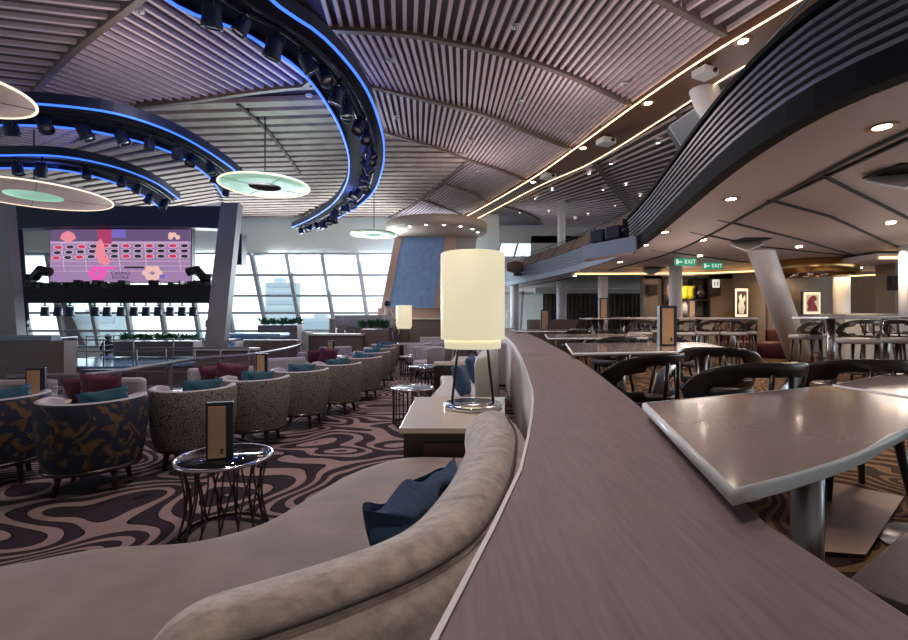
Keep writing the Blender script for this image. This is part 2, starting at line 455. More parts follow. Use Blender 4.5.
sector([(303, -70), (400, -62), (520, -48), (620, -28), (725, 31)], rC, 38)
sector([(620, -110), (725, -80), (835, -38)], [(500, -48), (620, -28), (725, 31)], 12)
sector([(331, 26), (400, 30), (450, 39), (513, 53), (575, 75), (630, 101)], rBr, 46)
sector(rBr, rD, 40)
sector([(469, 158), (500, 168), (527, 179)], [(388, 217), (420, 218), (462, 219)], 20, .05, .05)
# beige acoustic pleats under the big ring
sectorY([(124, 104), (155, 118), (185, 140), (210, 170), (222, 195), (225, 217)], [(330, 106), (352, 125), (350, 150), (345, 180), (325, 200), (290, 217)], 9.7, 20.2, .40, .24, -.3, .11)
sectorY([(350, 120), (355, 150), (352, 180), (335, 200), (300, 217)], [(387, 130), (450, 149), (469, 158), (442, 180), (410, 203), (385, 217)], 10.8, 20.2, .40, .24, .0, .11)
sector([(-60, 120), (60, 120), (120, 125), (165, 140), (205, 165), (220, 200)], [(-120, 180), (-20, 175), (40, 178), (90, 190), (120, 203), (150, 212)], 24, .20, .06, 'slat_beige', 'slatback_beige')
for r in (rA, rB, rC, rBr, rD, [(530, -50), (620, -28), (667, 0), (725, 31)], [(468, 158), (440, 183), (410, 205), (388, 217)], [(330, 108), (387, 131)], [(303, 84), (331, 60), (331, 26)]): rib(r)
rib([(447, 183), (475, 193), (490, 204)], .05, .1); rib([(420, 198), (445, 207), (462, 214)], .05, .1)
rib([(238, 101), (265, 125), (285, 150), (300, 172)], .08, .14, 'groove')

# brown band with warm LED lines, then the ceiling of the upper deck
Q1 = [(440, 226.5), (470, 211.5), (527, 178), (575, 144), (630, 103), (703, 52), (800, -8), (900, -75)]
Q2 = [(457, 226.5), (490, 209), (540, 182), (592, 158), (674, 106), (743, 60), (850, 8), (960, -55)]
q1 = spl([GC(*p) for p in Q1], 50); q2 = spl([GC(*p) for p in Q2], 50)
struct('ceiling_30', MB().strip(q1, q2, ZC - .12, ZC + .06), 'brown_band')
def ledline(c, z, r, m, name):
    struct(name, MB().tube([Vector((p.x, p.y, z)) for p in c], r, 6), m)
ledline(q1, ZC - .12, .014, 'cove', 'trim_40'); ledline(q2, ZC - .12, .014, 'cove', 'trim_41')
R1 = [(470, 220), (500, 203.5), (540, 183), (592, 159)]
farY = 22.
def fy(px): return Vector(((px - 454) / F * farY, farY, ZC))
sector([GC(592, 159), GC(612, 185), GC(628, 206), fy(640)], [GC(500, 205), GC(520, 210), GC(535, 216), fy(545)], 24, .06, .05, raw=True)
sector([GC(674, 107), GC(705, 150), GC(725, 180), fy(745)], [GC(592, 159), GC(612, 185), GC(628, 206), fy(640)], 32, .06, .05, raw=True)
sector([GC(800, 35), GC(860, 110), GC(900, 160), fy(900)], [GC(674, 107), GC(705, 150), GC(725, 180), fy(745)], 44, .06, .05, raw=True)
sector([GC(960, -40), GC(1040, 60), GC(1100, 150), fy(1100)], [GC(800, 35), GC(860, 110), GC(900, 160), fy(900)], 30, .06, .05, raw=True)
rib([(592, 159), (612, 185), (628, 206), (636, 219)]); rib([(674, 107), (705, 150), (725, 180), (742, 216)]); rib([(500, 205), (520, 210), (540, 219)])

# window wall -------------------------------------------------------
YW = 20.6; wz = [.2, .95, 1.77, 2.54, 3.45, 4.37]
def lean(z): return YW - .22 * (z - .95)
x0 = (267 - 454) / F * YW - 1.56 * 12
for i in range(21):
    x = x0 + i * 1.56
    if x > -2.4: break
    mb = MB(); sk = min(1, max(0, (x + 13) / 4)) * .11; mb.beam((x + sk * 1.5, lean(-.5), -.5), (x - sk * 3.4, lean(4.4), 4.4), .15, .22, up=(0, 1, 0))
    for z in wz: mb.beam((x, lean(z), z), (x + 1.56, lean(z), z), .07, .10)
    o = struct('window_%d' % (i + 1), mb, 'mullion')
    g = MB(); g.add([(x, lean(-.45), -.45), (x + 1.56, lean(-.45), -.45), (x + 1.56, lean(4.37), 4.37), (x, lean(4.37), 4.37)], [(0, 1, 2, 3)])
    link('glass', g, 'glass', o)
struct('wall_far', MB().box((-13, YW - .45, 5.3), (30, .3, 1.8)).box((-13, YW - .35, 4.4), (30, .25, .12)).box((-13, YW + .15, -.35), (30, .5, 1.0)), 'bulkhead')
0 and struct('wall_far_2', MB().box((-13, YW - 1.0, 4.62), (30, .9, .12)), 'bulkhead')
struct('wall_rear', MB().box((-6, -3.2, 2.7), (42, .3, 7.5)), 'wallpanel')
struct('wall_left', MB().box((-26.2, 12, 2.7), (.3, 19, 7.5)), 'palewall')
# right window band under the balcony, drapes beyond
struct('wall_far_3', MB().box((9.5, 24.2, 1.9), (19, .3, 3.0)), 'palewall')

# soffit and low ceiling -------------------------------------------
E0 = [(4.2, -.2), (3.3, 1.2), (2.75, 2.55), (2.56, 3.2), (2.60, 4.0), (2.76, 4.9), (3.1, 6.4), (3.5, 8.2), (3.78, 10), (3.75, 12), (3.4, 14.5), (2.7, 17.5), (1.9, 20.4)]
E = spl([(x, y, 0) for x, y in E0], 80)
def offs(C, d):
    out = []
    for i, p in enumerate(C):
        a = C[max(0, i - 1)]; b = C[min(len(C) - 1, i + 1)]; t = (b - a).normalized(); out.append(p + Vector((t.y, -t.x, 0)) * d)
    return out
E1 = offs(E, 1.02)
struct('ceiling_50', MB().strip(offs(E, .10), E1, ZS, ZS + .12), 'soffit')
poly = [(p.x, p.y) for p in E1] + [(2, 23.9), (19, 23.9), (19, -.5)]
struct('ceiling_51', MB().prism(poly, ZS + .02, ZS + .14), 'ceil_low')
gv = MB()
def groove(pts, w=.035):
    p = [G(x, y, ZS) for x, y in pts]
    for a, b in zip(p, p[1:]): gv.beam(a + Vector((0, 0, .012)), b + Vector((0, 0, .012)), w, .03)
for a, b in zip(E1, E1[1:]): gv.beam((a.x, a.y, ZS), (b.x, b.y, ZS), .03, .05)
groove([(767, 200), (830, 217), (908, 252)]); groove([(818, 174), (880, 205), (960, 245)]); groove([(718, 220), (800, 240), (875, 262)])
groove([(690, 232), (760, 247), (908, 262)]); groove([(650, 250), (740, 262), (860, 268)]); groove([(735, 222), (750, 212), (908, 140)])
struct('trim_51', gv, 'groove')
struct('floor_balcony', MB().prism([(p.x, p.y) for p in offs(E, .06)] + [(2.5, 22), (16, 22), (16, -.2)], ZS + .16, ZS + .36), 'grey_paint')

# balcony front: dark belly, louvres, cap; sub-sections by distance
nf = 39                     # index where the near louvred part stops
def band(C, d0, d1, z0, z1):
    return MB().strip(offs(C, d0), offs(C, d1), z0, z1)
bf = thing('balcony_front', 'charcoal louvred balcony front sweeping overhead at upper right', 'balcony', (E[20].x, E[20].y, ZS))
link('belly', band(E[:nf], -.015, .12, ZS - .03, ZS + .16), 'fascia', bf, True)
link('backing', band(E[:nf], .06, .14, ZS + .12, ZS + .66), 'blackmatte', bf, True)
for k in range(7):
    z = ZS + .17 + k * .068
    link('louvre', band(E[:nf], -.015 - .006 * k, .07, z, z + .034), 'louvre', bf, True)
link('cap_rail', band(E[:nf], -.07, .16, ZS + .65, ZS + .70), 'fascia', bf, True)
e = E[nf]; link('end_plate', MB().box((e.x + .05, e.y, ZS + .33), (.3, .03, .74), rz=.2), 'fascia', bf, True)
bg = thing('balcony_front', 'far blue-grey louvred balcony front with tilted panels above, curving left', 'balcony', (E[60].x, E[60].y, ZS))
link('fascia', band(E[nf:], .0, .1, ZS - .04, ZS + .14), 'bluelouvre', bg, True)
for k in range(6):
    z = ZS + .16 + k * .075
    link('louvre', band(E[nf:], 0, .06, z, z + .045), 'bluelouvre', bg, True)
link('backing', band(E[nf:], .06, .12, ZS + .12, ZS + .62), 'louvre', bg, True)
C0 = offs(E[nf:], .02); C1 = offs(E[nf:], .30)
for i in range(0, len(C0) - 5, 5):
    a, b = C0[i], C0[i + 5]; c, d = C1[i + 5], C1[i]
    f = .04
    a2 = a.lerp(b, f); b2 = b.lerp(a, f); c2 = c.lerp(d, f); d2 = d.lerp(c, f)
    mb = MB(); vs = [Vector((p.x, p.y, z)) for p, z in ((a2, ZS + .62), (b2, ZS + .62), (c2, ZS + 1.02), (d2, ZS + 1.02))]
    mb.add(vs + [v + Vector((.03, .03, -.02)) for v in vs], [(0, 1, 2, 3), (7, 6, 5, 4), (0, 4, 5, 1), (1, 5, 6, 2), (2, 6, 7, 3), (3, 7, 4, 0)])
    link('acoustic_panel', mb, 'rib', bg, True)
# glass balustrade
gr = thing('glass_balustrade', 'clear glass balustrade with thin handrail along the balcony edge', 'railing', (E[30].x, E[30].y, ZS + .5))
ER = offs(E, .34)
for i in range(14, 74, 6):
    a, b = ER[i], ER[i + 6] if i + 6 < 80 else ER[79]
    mb = MB(); a2 = a.lerp(b, .03); b2 = b.lerp(a, .03)
    zt = ZS + 1.12
    z0 = ZS + .6
    mb.add([(a2.x, a2.y, z0), (b2.x, b2.y, z0), (b2.x, b2.y, zt), (a2.x, a2.y, zt)], [(0, 1, 2, 3)])
    link('glass_pane', mb, 'railglass', gr, True)
    link('post', MB().beam((a.x, a.y, ZS + .4), (a.x, a.y, zt), .03, .02), 'blackmetal', gr, True)
link('handrail', MB().tube([Vector((p.x, p.y, ZS + 1.13)) for p in ER[14:]], .012, 8), 'blackmetal', gr, True)

# upper deck back wall with its windows
mb = MB(); mb.box((8.3, 22.3, 4.35), (13.6, .2, .5)).box((8.3, 22.3, 5.65), (13.6, .2, .8)).box((9.3, 22.3, 4.9), (11, .2, 1.4))
struct('wall_upper', mb, 'palewall')
for i, x in enumerate((2.1, 2.95)):
    o = struct('window_%d' % (40 + i), MB().beam((x, 22.3, 4.5), (x + .25, 22.3, 5.4), .1, .1, up=(0, 1, 0)).box((x + .4, 22.3, 5.28), (.9, .08, .08)), 'mullion')
    link('glass', MB().add([(x, 22.3, 4.5), (x + .85, 22.3, 4.5), (x + .85, 22.3, 5.3), (x, 22.3, 5.3)], [(0, 1, 2, 3)]), 'glass', o)

# right-hand back walls --------------------------------------------
YB = 14.5
def BX(px, Y=YB): return (px - 454) / F * Y
mb = MB(); mb.box(((BX(642) + BX(660)) / 2, YB, 1.7), (BX(660) - BX(642), .3, 2.5)).box(((BX(706) + BX(732)) / 2, YB, 1.7), (BX(732) - BX(706), .3, 2.5))
mb.box(((BX(642) + BX(732)) / 2, YB, 2.86), (BX(732) - BX(642), .3, .2)).box(((BX(660) + BX(706)) / 2, YB + .3, 1.4), (BX(706) - BX(660), .3, 2.5))
mb.box(((BX(660) + BX(706)) / 2, YB, .75), (BX(706) - BX(660), .3, .6))
struct('wall_back', mb, 'wallpanel')
mb = MB(); mb.beam((BX(732), YB, 1.7), (BX(768, 13.2), 13.2, 1.7), .2, 2.5).beam((BX(768, 13.2), 13.2, 1.7), (BX(848, 14.8), 14.8, 1.7), .2, 2.5).beam((BX(848, 14.8), 14.8, 1.7), (BX(1000, 13), 13, 1.7), .2, 2.5)
struct('wall_right', mb, 'wallpanel')
# warm cove line on top of the panel walls
def covebar(p, q, name): struct(name, MB().beam(p, q, .05, .03), 'covegold')
struct('ceiling_60', MB().beam((BX(575, 13.9), 13.9, ZS - .04), (BX(700, 13.9), 13.9, ZS - .04), 1.0, .10).beam((BX(700, 13.9), 13.9, ZS - .04), (BX(768, 12.9), 12.9, ZS - .04), .7, .10), 'soffit')
covebar((BX(575, 13.5), 13.5, ZS - .12), (BX(700, 13.3), 13.3, ZS - .12), 'trim_60')
covebar((BX(700, 13.3), 13.3, ZS - .12), (BX(766, 12.6), 12.6, ZS - .12), 'trim_61')
covebar((BX(846, 14.2), 14.2, ZS - .12), (BX(960, 12.6), 12.6, ZS - .12), 'trim_62')
# grey wall block at the far right
struct('wall_right_2', MB().box((10.75, 10.9, 1.72), (.62, .5, 2.46)), 'wallpanel')
struct('trim_63', MB().box((10.3, 10.5, 2.86), (2.0, 1.2, .12)), 'soffit'); struct('trim_64', MB().box((10.3, 9.9, 2.82), (1.9, .04, .05)), 'covegold')

# far window pair beneath the balcony (x 500-540) and its frames
for i in range(3):
    x = 2.3 + i * .95
    o = struct('window_%d' % (50 + i), MB().beam((x, 22.2, .5), (x - .15 + .3 * i, 22.2, 2.9), .1, .1, up=(0, 1, 0)).box((x + .48, 22.2, 2.75), (.95, .1, .1)).box((x + .48, 22.2, .7), (.95, .1, .1)), 'mullion')
    link('glass', MB().add([(x, 22.2, .7), (x + .95, 22.2, .7), (x + .95, 22.2, 2.75), (x, 22.2, 2.75)], [(0, 1, 2, 3)]), 'glass', o)

# columns -----------------------------------------------------------
def column(name, p, q, r, m='white_paint'): return struct(name, MB().tube([p, q], r, 28), m)
column('column_1', (8.46, 11.0, ZR), (8.46 - .65 * 5.7, 11.0 - .40 * 5.7, ZC + .1), .25)
def vcol(name, px, Y, r, z0=ZR, z1=ZS + .05): return column(name, (BX(px, Y), Y, z0), (BX(px, Y), Y, z1), r)
vcol('column_2', 675.5, 12.6, .17); vcol('column_3', 603, 15, .16); vcol('column_4', 561.5, 17.5, .19); vcol('column_5', 514.5, 19, .18); vcol('column_6', 841.5, 13.2, .20)
vcol('column_7', 561.5, 17.5, .15, ZS + .4, ZC + .05); vcol('column_8', 903, 9.2, .07)
# the two tapering stage legs
def slab_leg(name, top, bot, Y, wt, wb):
    a = A(*top, Y); b = A(*bot, Y - .0); mb = MB(); d = .14
    vs = [b + Vector((-wb, -d, 0)), b + Vector((wb, -d, 0)), b + Vector((wb, d, 0)), b + Vector((-wb, d, 0)), a + Vector((-wt, -d, 0)), a + Vector((wt, -d, 0)), a + Vector((wt, d, 0)), a + Vector((-wt, d, 0))]
    mb.add(vs, [(0, 1, 2, 3), (4, 5, 6, 7), (0, 1, 5, 4), (1, 2, 6, 5), (2, 3, 7, 6), (3, 0, 4, 7)])
    return struct(name, mb, 'grey_paint')
slab_leg('column_9', (232, 204), (212, 386), 12.6, .24, .28); slab_leg('column_10', (2, 200), (16, 386), 12.6, .24, .28)

# outside: harbour seen through the glass ---------------------------
struct('sea', MB().prism([(-400, 60), (400, 60), (400, 900), (-400, 900)], -22, -21), 'seawater')
def block(name, px0, px1, ytop, Y, lab, n=6):
    x0, x1 = (px0 - 454) / F * Y, (px1 - 454) / F * Y; zt = H - (ytop - 320) / F * Y
    t = thing(name, lab, 'building', ((x0 + x1) / 2, Y, -21))
    link('facade', MB().box(((x0 + x1) / 2, Y, (zt - 21) / 2), (x1 - x0, Y * .03, zt + 21)).box(((x0 * .6 + x1 * .4), Y, zt + 1), ((x1 - x0) * .3, Y * .02, 3)), 'facade', t, True)
    for k in range(n):
        z = -19 + (zt + 20) * (k + .5) / n
        link('window_row', MB().box(((x0 + x1) / 2, Y * .984, z), ((x1 - x0) * .9, .3, (zt + 20) / n * .45)), 'facade_win', t, True)
block('harbour_building', 268, 298, 283, 240, 'pale stepped waterfront building seen through the window left of centre', 9)
block('harbour_building', 78, 122, 314, 260, 'low pale blue harbour terminal seen between the stage rail and the spotlights', 3)
block('harbour_building', 305, 345, 318, 300, 'long low harbour shed beyond the windows behind the bar stools', 2)

# lighting ----------------------------------------------------------
w = bpy.data.worlds.new('sky'); sc.world = w; w.use_nodes = True
bgn = w.node_tree.nodes['Background']; bgn.inputs[0].default_value = (.80, .93, 1.0, 1); bgn.inputs[1].default_value = 2.0
# ================================================================== LOUNGE FURNITURE
# curved sofa in the foreground
Fp = [(-3.2, .7), (-2.9, 1.25), (-2.5, 1.65), (-1.93, 1.92), (-1.63, 2.07), (-1.25, 2.13), (-1.0, 2.33), (-.86, 2.69), (-.70, 3.10), (-.41, 3.40), (0, 3.42), (.16, 3.40)]
Bp = [(-2.2, .12), (-1.7, .22), (-1.2, .45), (-.85, .66), (-.53, .91), (-.31, 1.05), (-.11, 1.21), (.03, 1.42), (.15, 1.8), (.23, 2.2), (.285, 2.6), (.29, 3.02)]
FP = spl([(x, y, 0) for x, y in Fp], 90); BP = spl([(x, y, 0) for x, y in Bp], 90)
sofa = thing('curved_sofa', 'large curved taupe velvet sofa in the foreground below the divider counter', 'sofa', (-1.2, 1.6, 0))
rows = []
prof = [(0, .12), (-.005, .25), (0.0, .36), (.02, .40), (.06, .42), (.14, .43)]
for i in range(90):
    f, b = FP[i], BP[i]; d = b - f; L = d.length; d.normalize(); row = []
    wr = .006 * math.sin(i * .9) * (1 if 50 < i < 85 else .2)
    for u, z in prof: row.append(f + d * u + Vector((0, 0, z)))
    for k in range(1, 14):
        t = .14 + (L - .14) * k / 13; row.append(f + d * t + Vector((0, 0, .43 + .012 * math.sin(PI * k / 13) + wr * (k / 13))))
    rows.append(row)
mb = MB(); mb.grid(rows, True)
# end faces of the cushion
for r_ in (rows[0], rows[-1]):
    mb.add(r_ + [Vector((r_[-1].x, r_[-1].y, .12))], [tuple(range(len(r_) + 1))])
link('seat_cushion', mb, 'velvet', sofa, True)
mb = MB(); mb.strip([p + (q - p).normalized() * .05 for p, q in zip(FP, BP)], BP, .0, .13); link('plinth', mb, 'blackmatte', sofa, True)
sect = [(-.15, .40), (-.20, .52), (-.225, .64), (-.21, .735), (-.155, .80), (-.08, .84), (.0, .842), (.04, .83), (.065, .80), (.07, .75), (.06, .66)]
s2 = [(u * -1, z) for u, z in sect]
path = BP
def inner_left(path):  # travel runs left to right and away: the seat lies to the left
    return sect
sec_roll = sect + [(.06, .45)]
BPb = [p for p in BP if p.x > -.50]
mb = MB(); sweep(mb, BPb, sec_roll, ends=.17, nend=7)
bk = link('backrest', mb, 'velvet_back', sofa, True, sub=1)
mb = MB(); mb.tube([Vector((p.x, p.y, .805)) + o for p, o in zip(BPb, [q - p for p, q in zip(BPb, offs(BPb, .068))])], .006, 6)
link('piping', mb, 'piping', bk, True)
mb = MB(); sweep(mb, BPb, [(-.09, .04), (-.09, .44), (.0, .62), (.055, .785), (.085, .785), (.13, .74), (.165, .63), (.175, .45), (.16, .25), (.12, .04)], ends=.1); link('outer_back', mb, 'velvet_back', sofa, True, label='vertical lower back of the sofa')
#mb = MB(); mb.tube([(-1.25, 2.14, .4), (-1.2, 1.9, .44), (-1.0, 1.5, .445), (-.75, 1.1, .44), (-.66, .95, .44)], .004, 5); link('seam', mb, 'piping', sofa, True)

def cushion_bm(w, h, t, crumple=.0, seed=0):
    n = 14; rows = []
    def pt(i, j, s):
        u = i / n * 2 - 1; v = j / n * 2 - 1
        pin = 1 - .10 * (abs(u) ** 3 * (1 - abs(v)) + 0)
        x = u * w / 2 * (1 - .07 * (1 - v * v)); y = v * h / 2 * (1 - .07 * (1 - u * u))
        th = t / 2 * (max(0, (1 - u ** 4)) * max(0, (1 - v ** 4))) ** .55
        c = crumple * noise.noise(Vector((u * 2.2 + seed, v * 2.2, s * 3)))
        return Vector((x + c * .5, s * th + c * (1 if th > .005 else .2), y + c * .6))
    mb = MB()
    mb.grid([[pt(i, j, 1) for i in range(n + 1)] for j in range(n + 1)], True)
    mb.grid([[pt(i, j, -1) for i in range(n + 1)] for j in range(n + 1)], True)
    return mb
def weld(o, d=.001):
    b = bmesh.new(); b.from_mesh(o.data); bmesh.ops.remove_doubles(b, verts=b.verts, dist=d); bmesh.ops.recalc_face_normals(b, faces=b.faces); b.to_mesh(o.data); b.free()
# crumpled blue cushion lying along the sofa back
o = single('cushion', cushion_bm(.84, .38, .16, .10, 3), 'blue_velvet', 'crumpled deep blue velvet cushion leaning on the foreground sofa back', 'cushion', sub=1)
weld(o); o.location = (-.12, 1.90, .585); o.rotation_euler = (math.radians(-14), math.radians(4), math.radians(67))

# cream topped console table with the big lamp
t = thing('console_table', 'cream topped dark console table carrying the large lit lamp', 'table', (.05, 4.15, 0))
link('table_top', MB().prism([(-.43, 3.52), (.40, 3.52), (.56, 4.95), (-.42, 4.95)], .56, .605), 'white_top', t, True, bevel=.006)
link('cabinet_body', MB().prism([(-.40, 3.57), (.36, 3.57), (.50, 4.9), (-.39, 4.9)], .06, .56), 'darkwood', t, True)
link('front_panel', MB().box((.04, 3.565, .31), (.56, .03, .34)), 'bronze', t, True, bevel=.01, label='inset bronze panel')
for x, y in ((-.36, 3.62), (.32, 3.62), (-.35, 4.85), (.45, 4.85)): link('leg', MB().box((x, y, .03), (.05, .05, .06)), 'blackmetal', t, True)
def make_lamp():
    t = thing('table_lamp', 'x', 'lamp')
    link('base', MB().lathe([(.0, 0), (.27, 0), (.28, .01), (.28, .035), (.27, .045), (0, .045)], n=48), 'chrome', t)
    link('stand', MB().tube([(-.20, 0, .04), (-.13, 0, .70)], .013, 10).tube([(.20, 0, .04), (.13, 0, .70)], .013, 10).tube([(-.14, 0, .68), (.14, 0, .68)], .010, 8), 'blackmetal', t)
    sh = MB(); n = 48
    sh.lathe([(.306, .66), (.308, .665), (.308, 1.48), (.30, 1.485), (.30, .67), (.298, .66)], n=n, cap=False)
    link('lamp_shade', sh, 'shade', t)
    link('inner_shade', MB().lathe([(.268, .575), (.272, .575), (.272, .70), (.264, .70), (.264, .585)], n=n, cap=False).lathe([(.262, .62), (0, .62)], n=n, cap=False), 'shade', t, label='smaller lower tier of the lamp shade')
    return t
lamp = Kind(make_lamp)
lamp.put((.18, 4.35, .605), .0, 'large lit drum table lamp with cream shade on the console table')
light('lamp_glow', 'POINT', (.18, 4.35, 1.62), 12, (1, .8, .5), .2)

# tub armchairs ------------------------------------------------------
def tub(lab, outer):
    def f():
        t = thing('tub_armchair', lab, 'armchair')
        R = .415
        def ring(r, a, z): return Vector((r * math.sin(a), -r * math.cos(a), z))
        def top(a):
            k = min(1, abs(a) / 2.2); return .775 + .01 * k - .03 * max(0, k - .85) / .15
        nA = 40; amax = 2.2; rows = []
        for i in range(nA + 1):
            a = -amax + 2 * amax * i / nA; tz = top(a)
            rows.append([ring(R * .86, a, .21), ring(R * .93, a, .32), ring(R * .985, a, .5), ring(R, a, tz - .03), ring(R - .012, a, tz - .008)])
        mb = MB(); mb.grid(rows, True); o = link('outer_shell', mb, outer, t)
        rows = []
        for i in range(nA + 1):
            a = -amax + 2 * amax * i / nA; tz = top(a)
            rows.append([ring(R - .012, a, tz - .008), ring(R - .03, a, tz), ring(R - .055, a, tz), ring(R - .075, a, tz - .02), ring(R - .095, a, .44), ring(R - .10, a, .34)])
        mb = MB(); mb.grid(rows, True)
        for i in (0, nA):
            a = -amax + 2 * amax * i / nA; tz = top(a)
            mb.add([ring(R * .86, a, .21), ring(R * .985, a, .5), ring(R, a, tz - .03), ring(R - .03, a, tz), ring(R - .055, a, tz), ring(R - .095, a, .44), ring(R * .7, a, .21)], [tuple(range(7))])
        link('inner_shell', mb, 'arminner', t, label='pale inner upholstery')
        link('seat', MB().lathe([(0, .23), (.33, .23), (.35, .26), (.35, .40), (.33, .44), (.2, .455), (0, .46)], (0, .03, 0), 32), 'arminner', t)
        link('base_ring', MB().lathe([(0, .18), (.365, .18), (.375, .19), (.375, .215), (0, .22)], n=32), 'darkwood', t)
        for k in range(4):
            a = PI / 4 + k * PI / 2
            link('leg', MB().tube([(.27 * math.cos(a), .27 * math.sin(a), .19), (.31 * math.cos(a), .31 * math.sin(a), 0)], [.032, .02], 8), 'darkwood', t)
        return t
    return f
KD = Kind(tub('', 'armdark')); KL = Kind(tub('', 'armlight'))
chairs = [  # px centre, Y, turn, kind, label
    (-6, 4.05, .35, KD, 'navy and gold tub armchair cut by the left edge of the picture'),
    (94, 3.95, .10, KD, 'navy and gold tub armchair with maroon cushion, second from left'),
    (194, 4.6, .0, KL, 'beige crackle tub armchair behind the glass menu table'),
    (255, 5.35, -.2, KL, 'beige crackle tub armchair just right of the menu holder'),
    (300, 6.2, -.3, KL, 'beige crackle tub armchair, fifth in the curving row'),
    (337, 7.1, -.4, KL, 'beige crackle tub armchair, sixth in the curving row'),
    (361, 8.3, -.5, KL, 'beige crackle tub armchair, seventh in the curving row'),
    (372, 9.6, -.5, KL, 'beige crackle tub armchair, eighth in the curving row'),
    (380, 11.0, -.5, KL, 'beige crackle tub armchair, ninth in the curving row'),
    (385, 12.5, -.5, KL, 'beige crackle tub armchair, farthest in the curving row')]
teal = Kind(lambda: teal_make())
def teal_make():
    o = single('cushion', cushion_bm(.36, .30, .11, .02), 'teal_velvet', '', 'cushion'); weld(o); return o
maroonK = Kind(lambda: maroon_make())
def maroon_make():
    o = single('cushion', cushion_bm(.46, .38, .14, .01, 5), 'maroon', '', 'cushion'); weld(o); return o
for i, (px, Y, rz, K, lab) in enumerate(chairs):
    x = (px - 454) / F * Y
    rz2 = rz + .30
    K.put((x, Y, 0), rz2, lab, 'tub armchairs in a curving row', (.96, .96, 1))
    cx, cy = x - math.sin(rz2) * -.18 * -1, Y - math.cos(rz2) * .18
    cx = x + math.sin(rz2) * .20; cy = Y - math.cos(rz2) * .20
    sg = ['at the left edge', 'beside the maroon cushion', 'behind the glass menu table', 'right of the menu holder', 'fifth in the row', 'sixth in the row', 'seventh in the row', 'eighth in the row', 'ninth in the row', 'farthest in the row'][i]
    dx = random.uniform(.06, .14)
    teal.put((cx + dx, cy + .06, .715), (math.radians(-18), random.uniform(-.18, .25), rz2 + .15), 'teal velvet cushion in the tub armchair ' + sg, 'teal cushions in the armchairs')
# opposite seats by the rail: round benches with maroon cushions
def make_lounge():
    t = thing('low_armchair', '', 'armchair')
    mb = MB(); mb.box((0, 0, .26), (.9, .74, .28)); link('seat', mb, 'arminner', t, bevel=.05)
    link('backrest', MB().box((0, .33, .46), (.92, .13, .52)), 'arminner', t, bevel=.05)
    for s_ in (-1, 1): link('armrest', MB().box((s_ * .42, 0, .36), (.11, .74, .36)), 'arminner', t, bevel=.04)
    for a in (-1, 1):
        for b in (-1, 1): link('leg', MB().tube([(a * .38, b * .3, .13), (a * .4, b * .32, 0)], .02, 6), 'darkwood', t)
    return t
LK = Kind(make_lounge)
for i, (px, Y, rz) in enumerate([(88, 5.35, .1), (-8, 5.2, .25), (222, 6.7, .5), (285, 8.4, .55), (322, 10.2, .6), (340, 12.2, .6)]):
    x = (px - 454) / F * Y
    where = ['beyond the second navy armchair', 'beyond the leftmost navy armchair', 'beyond the fourth armchair of the row', 'beyond the fifth armchair of the row', 'beyond the seventh armchair of the row', 'beyond the farthest armchairs'][i]
    LK.put((x, Y, 0), rz, 'lilac low armchair facing the camera ' + where, 'low armchairs by the curved rail')
    for j in ((0, 1) if i in (0, 2, 4) else ()):
        maroonK.put((x - .14 + j * .28, Y + .12 - .1 * j, .60 + .03 * j), (.35 - .1 * j, .12 * (1 - 2 * j) * (i % 2 * 2 - 1), rz + .1 * j), '%s maroon cushion of two on the low armchair %s' % (('left', 'right')[j], where), 'maroon cushions on the low armchairs')
# small round white tables between
def make_round():
    t = thing('side_table', '', 'table')
    link('table_top', MB().lathe([(0, .52), (.29, .52), (.30, .53), (.30, .545), (.29, .55), (0, .55)], n=40), 'white_top', t)
    link('stem', MB().lathe([(.03, .02), (.025, .52)], n=12), 'steel', t); link('base', MB().lathe([(0, 0), (.2, 0), (.2, .015), (0, .02)], n=24), 'steel', t)
    return t
RK = Kind(make_round)
for px, Y, lb in [(170, 5.5, 'round white side table beyond the third armchair'), (312, 9.0, 'round white side table beyond the sixth armchair'), (331, 11.4, 'round white side table beyond the eighth armchair'), (36, 4.9, 'round white side table between the two navy armchairs'), (262, 7.0, 'round white side table beyond the fourth armchair')]:
    RK.put(((px - 454) / F * Y, Y, 0), 0, lb, 'round white side tables by the row')
# wire drum tables --------------------------------------------------
def drum(topm, r, h, waist, n, wire):
    def f():
        t = thing('drum_table', '', 'table')
        link('table_top', MB().lathe([(0, h - .012), (r - .01, h - .012), (r - .01, h), (0, h)], n=48), topm, t)
        rim = MB(); rim.tube([(r * math.cos(2 * PI * k / 48), r * math.sin(2 * PI * k / 48), h - .006) for k in range(48)], .013, 8, closed=True)
        link('rim', rim, 'chrome', t)
        wb = MB(); zs = [0, .2, .45, .7, 1]
        for k in range(n):
            a0 = 2 * PI * k / n; sw = .5 if waist else .0
            pts = []
            for z in [i / 8 for i in range(9)]:
                rr = r * .93 * (1 - waist * math.sin(PI * z)); a = a0 + sw * (z - .5) * (1 if k % 2 else -.3)
                pts.append((rr * math.cos(a), rr * math.sin(a), .012 + z * (h - .03)))
            wb.tube(pts, wire, 5)
        wb.tube([(r * .93 * math.cos(2 * PI * k / 40), r * .93 * math.sin(2 * PI * k / 40), .012) for k in range(40)], .012, 6, closed=True)
        link('wire_frame', wb, 'bronze', t)
        return t
    return f
gt = Kind(drum('tableglass', .30, .52, .16, 30, .0065)); gt.put((-1.57, 3.08, 0), 0, 'glass topped wire drum table holding the menu stand')
dt = Kind(drum('marble_blue', .29, .5, .0, 26, .008))
M['marble_blue'] = mat('blue_marble', (.07, .13, .18), .3, var=.35, scale=14, coat=.5)
dt.put((-.59, 6.35, 0), 0, 'blue marble topped wire drum table nearest the console table')
dt.put((-.60, 9.3, 0), .2, 'blue marble topped wire drum table farther along the aisle', scale=(1.1, 1.1, 1))
